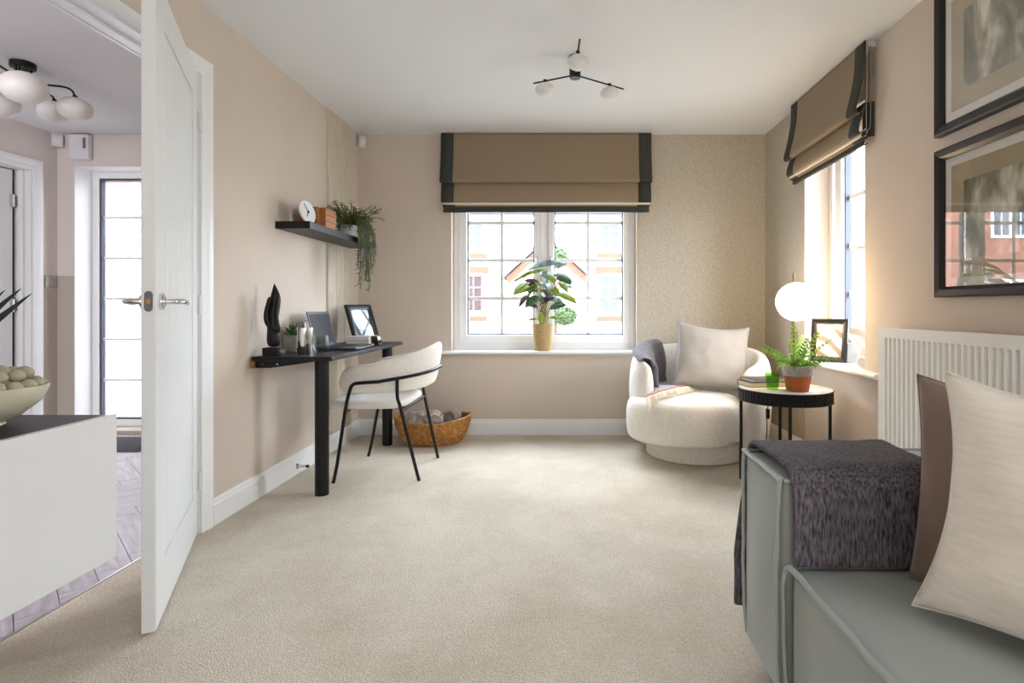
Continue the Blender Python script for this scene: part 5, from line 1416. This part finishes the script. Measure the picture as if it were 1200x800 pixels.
for i, (x0, y0, x1, y1, wpx, m, dy) in enumerate(LV):
    if not m: continue
    Ya = SPy-.02+dy*.5; Yb_ = SPy-.02+dy*1.4
    if dy > -.03: Yb_ = SPy-.06
    a_ = P(x0, y0, Ya); b_ = P(x1, y1, Yb_)
    p0, p1 = Vector((a_[0], Ya, a_[1])), Vector((b_[0], Yb_, b_[1])); d = p1-p0; L = d.length*1.05
    bm = B(); leaf_mesh(bm, p0, d+Vector((0, 0, .25*L)), L, wpx*.0082, .45, .22, 8, 'lance', up=(rnd.uniform(-.3, .3), -.75, .65))
    lf = obj('leaf', bm, M[m], sp, smooth=70, solid=.0012)
    s0 = Vector((SPx+rnd.uniform(-.03, .03), SPy-.012+rnd.uniform(-.03, .02), SPz+.18))
    bm = B(); tube(bm, smooth_path([s0, s0.lerp(p0, .5)+Vector(((s0.x-p0.x)*.15, 0, .02)), p0], 5), .0026, 6); obj('stalk', bm, M['stalk'], sp, smooth=60)

# ------------------------------------------------------------------ floating media unit with bowl and agave
mu = thing('media_unit', 'white floating media unit with a black top in the left foreground', 'cabinet', (-1.39, 1.0, .313))
UX, UY, UZ0, UZ1 = -1.2, 1.511, .313, .694
bxo('door_panel', M['lacquer'], mu, (UX-.018, UX, .55, UY, UZ0, UZ1), bevel=.001)
bxo('carcass', M['lacquer'], mu, (XL+.001, UX-.020, -.3, UY-.001, UZ0+.002, UZ1-.014), bevel=.001)
bxo('top', M['black_glass'], mu, (XL+.001, UX-.021, -.3, UY, UZ1-.014, UZ1-.002), bevel=.001)
bxo('door_panel', M['lacquer'], mu, (UX-.018, UX, -.3, .547, UZ0, UZ1), bevel=.001)
UT = UZ1-.0018
BC = Vector((-1.425, 1.34, UT))
bo = thing('bowl', 'cream ceramic bowl of decorative balls on the media unit', 'bowl', tuple(BC))
bm = B(); lathe(bm, [(.066, 0), (.07, .004), (.068, .009), (.10, .024), (.135, .055), (.149, .088), (.150, .097), (.146, .097), (.128, .06), (.09, .03), (.001, .018)], BC, 56); obj('bowl_body', bm, M['ceramic'], bo, smooth=50)
src = None; rng2 = random.Random(3); placed = []
for tier, (rr, z, n) in enumerate(((.128, .098, 22), (.094, .098, 15), (.055, .098, 9), (.012, .10, 2), (.105, .122, 15), (.066, .126, 9), (.03, .13, 3))):
    for k in range(n):
        a = 2*math.pi*(k+.5*tier)/n+.2; r_ = rng2.uniform(.0148, .0185); p = BC+Vector((rr*math.cos(a), rr*math.sin(a), z+rng2.uniform(-.003, .004)))
        if 661+F*p.x/p.y < -18: continue
        if src is None:
            bm = B(); ball(bm, p, .017, .017, .0155, 16, 10); src = obj('decorative_ball', bm, M['ball'], None, smooth=80)
            b_ = src
        else:
            b_ = src.copy(); COL.objects.link(b_); b_.location = p-Vector((0, 0, .0155)); s_ = r_/.017; b_.scale = (s_, s_, s_)
        tag(b_, 'glossy olive-grey ball heaped in the cream ceramic bowl', 'ornament', 'decorative balls in the bowl')
ag = thing('potted_agave', 'dark green spiky agave in a white pot at the left edge', 'plant', (-1.45, 1.10, UT))
AGc = Vector((-1.45, 1.10, UT))
bm = B(); lathe(bm, [(.05, 0), (.052, .004), (.066, .11), (.062, .11), (.058, .095)], AGc, 32); obj('pot', bm, M['plastic'], ag)
bm = B(); cyl(bm, AGc+Vector((0, 0, .09)), AGc+Vector((0, 0, .098)), .058); obj('soil', bm, M['soil'], ag)
def blade(tip, W=.035):
    q = P(tip[0], tip[1], tip[2]); tv = Vector((q[0], tip[2], q[1])); b0 = AGc+Vector((0, 0, .1)); mid = b0.lerp(tv, .5)+Vector((.015, 0, -.03))
    pts = smooth_path([b0, mid, tv], 8); bm = B(); n = len(pts); rings = []
    for i, p in enumerate(pts):
        t = i/(n-1); d = (pts[min(i+1, n-1)]-pts[max(i-1, 0)]).normalized(); s = d.cross(Vector((.3, -1, .2))).normalized(); nn = s.cross(d); w = W/2*(1-t)**.75*(.8+.6*math.sin(math.pi*t))+.0006
        rings.append([p-s*w+nn*w*.4, p, p+s*w+nn*w*.4, p-nn*w*.35])
    loft(bm, rings); obj('leaf', bm, M['agave'], ag, smooth=40)
for tp3 in ((37, 344, 1.22), (25, 338, 1.16), (6, 340, 1.12), (-20, 330, 1.1), (-60, 340, 1.05), (-90, 380, 1.1), (-40, 400, 1.0)): blade(tp3)
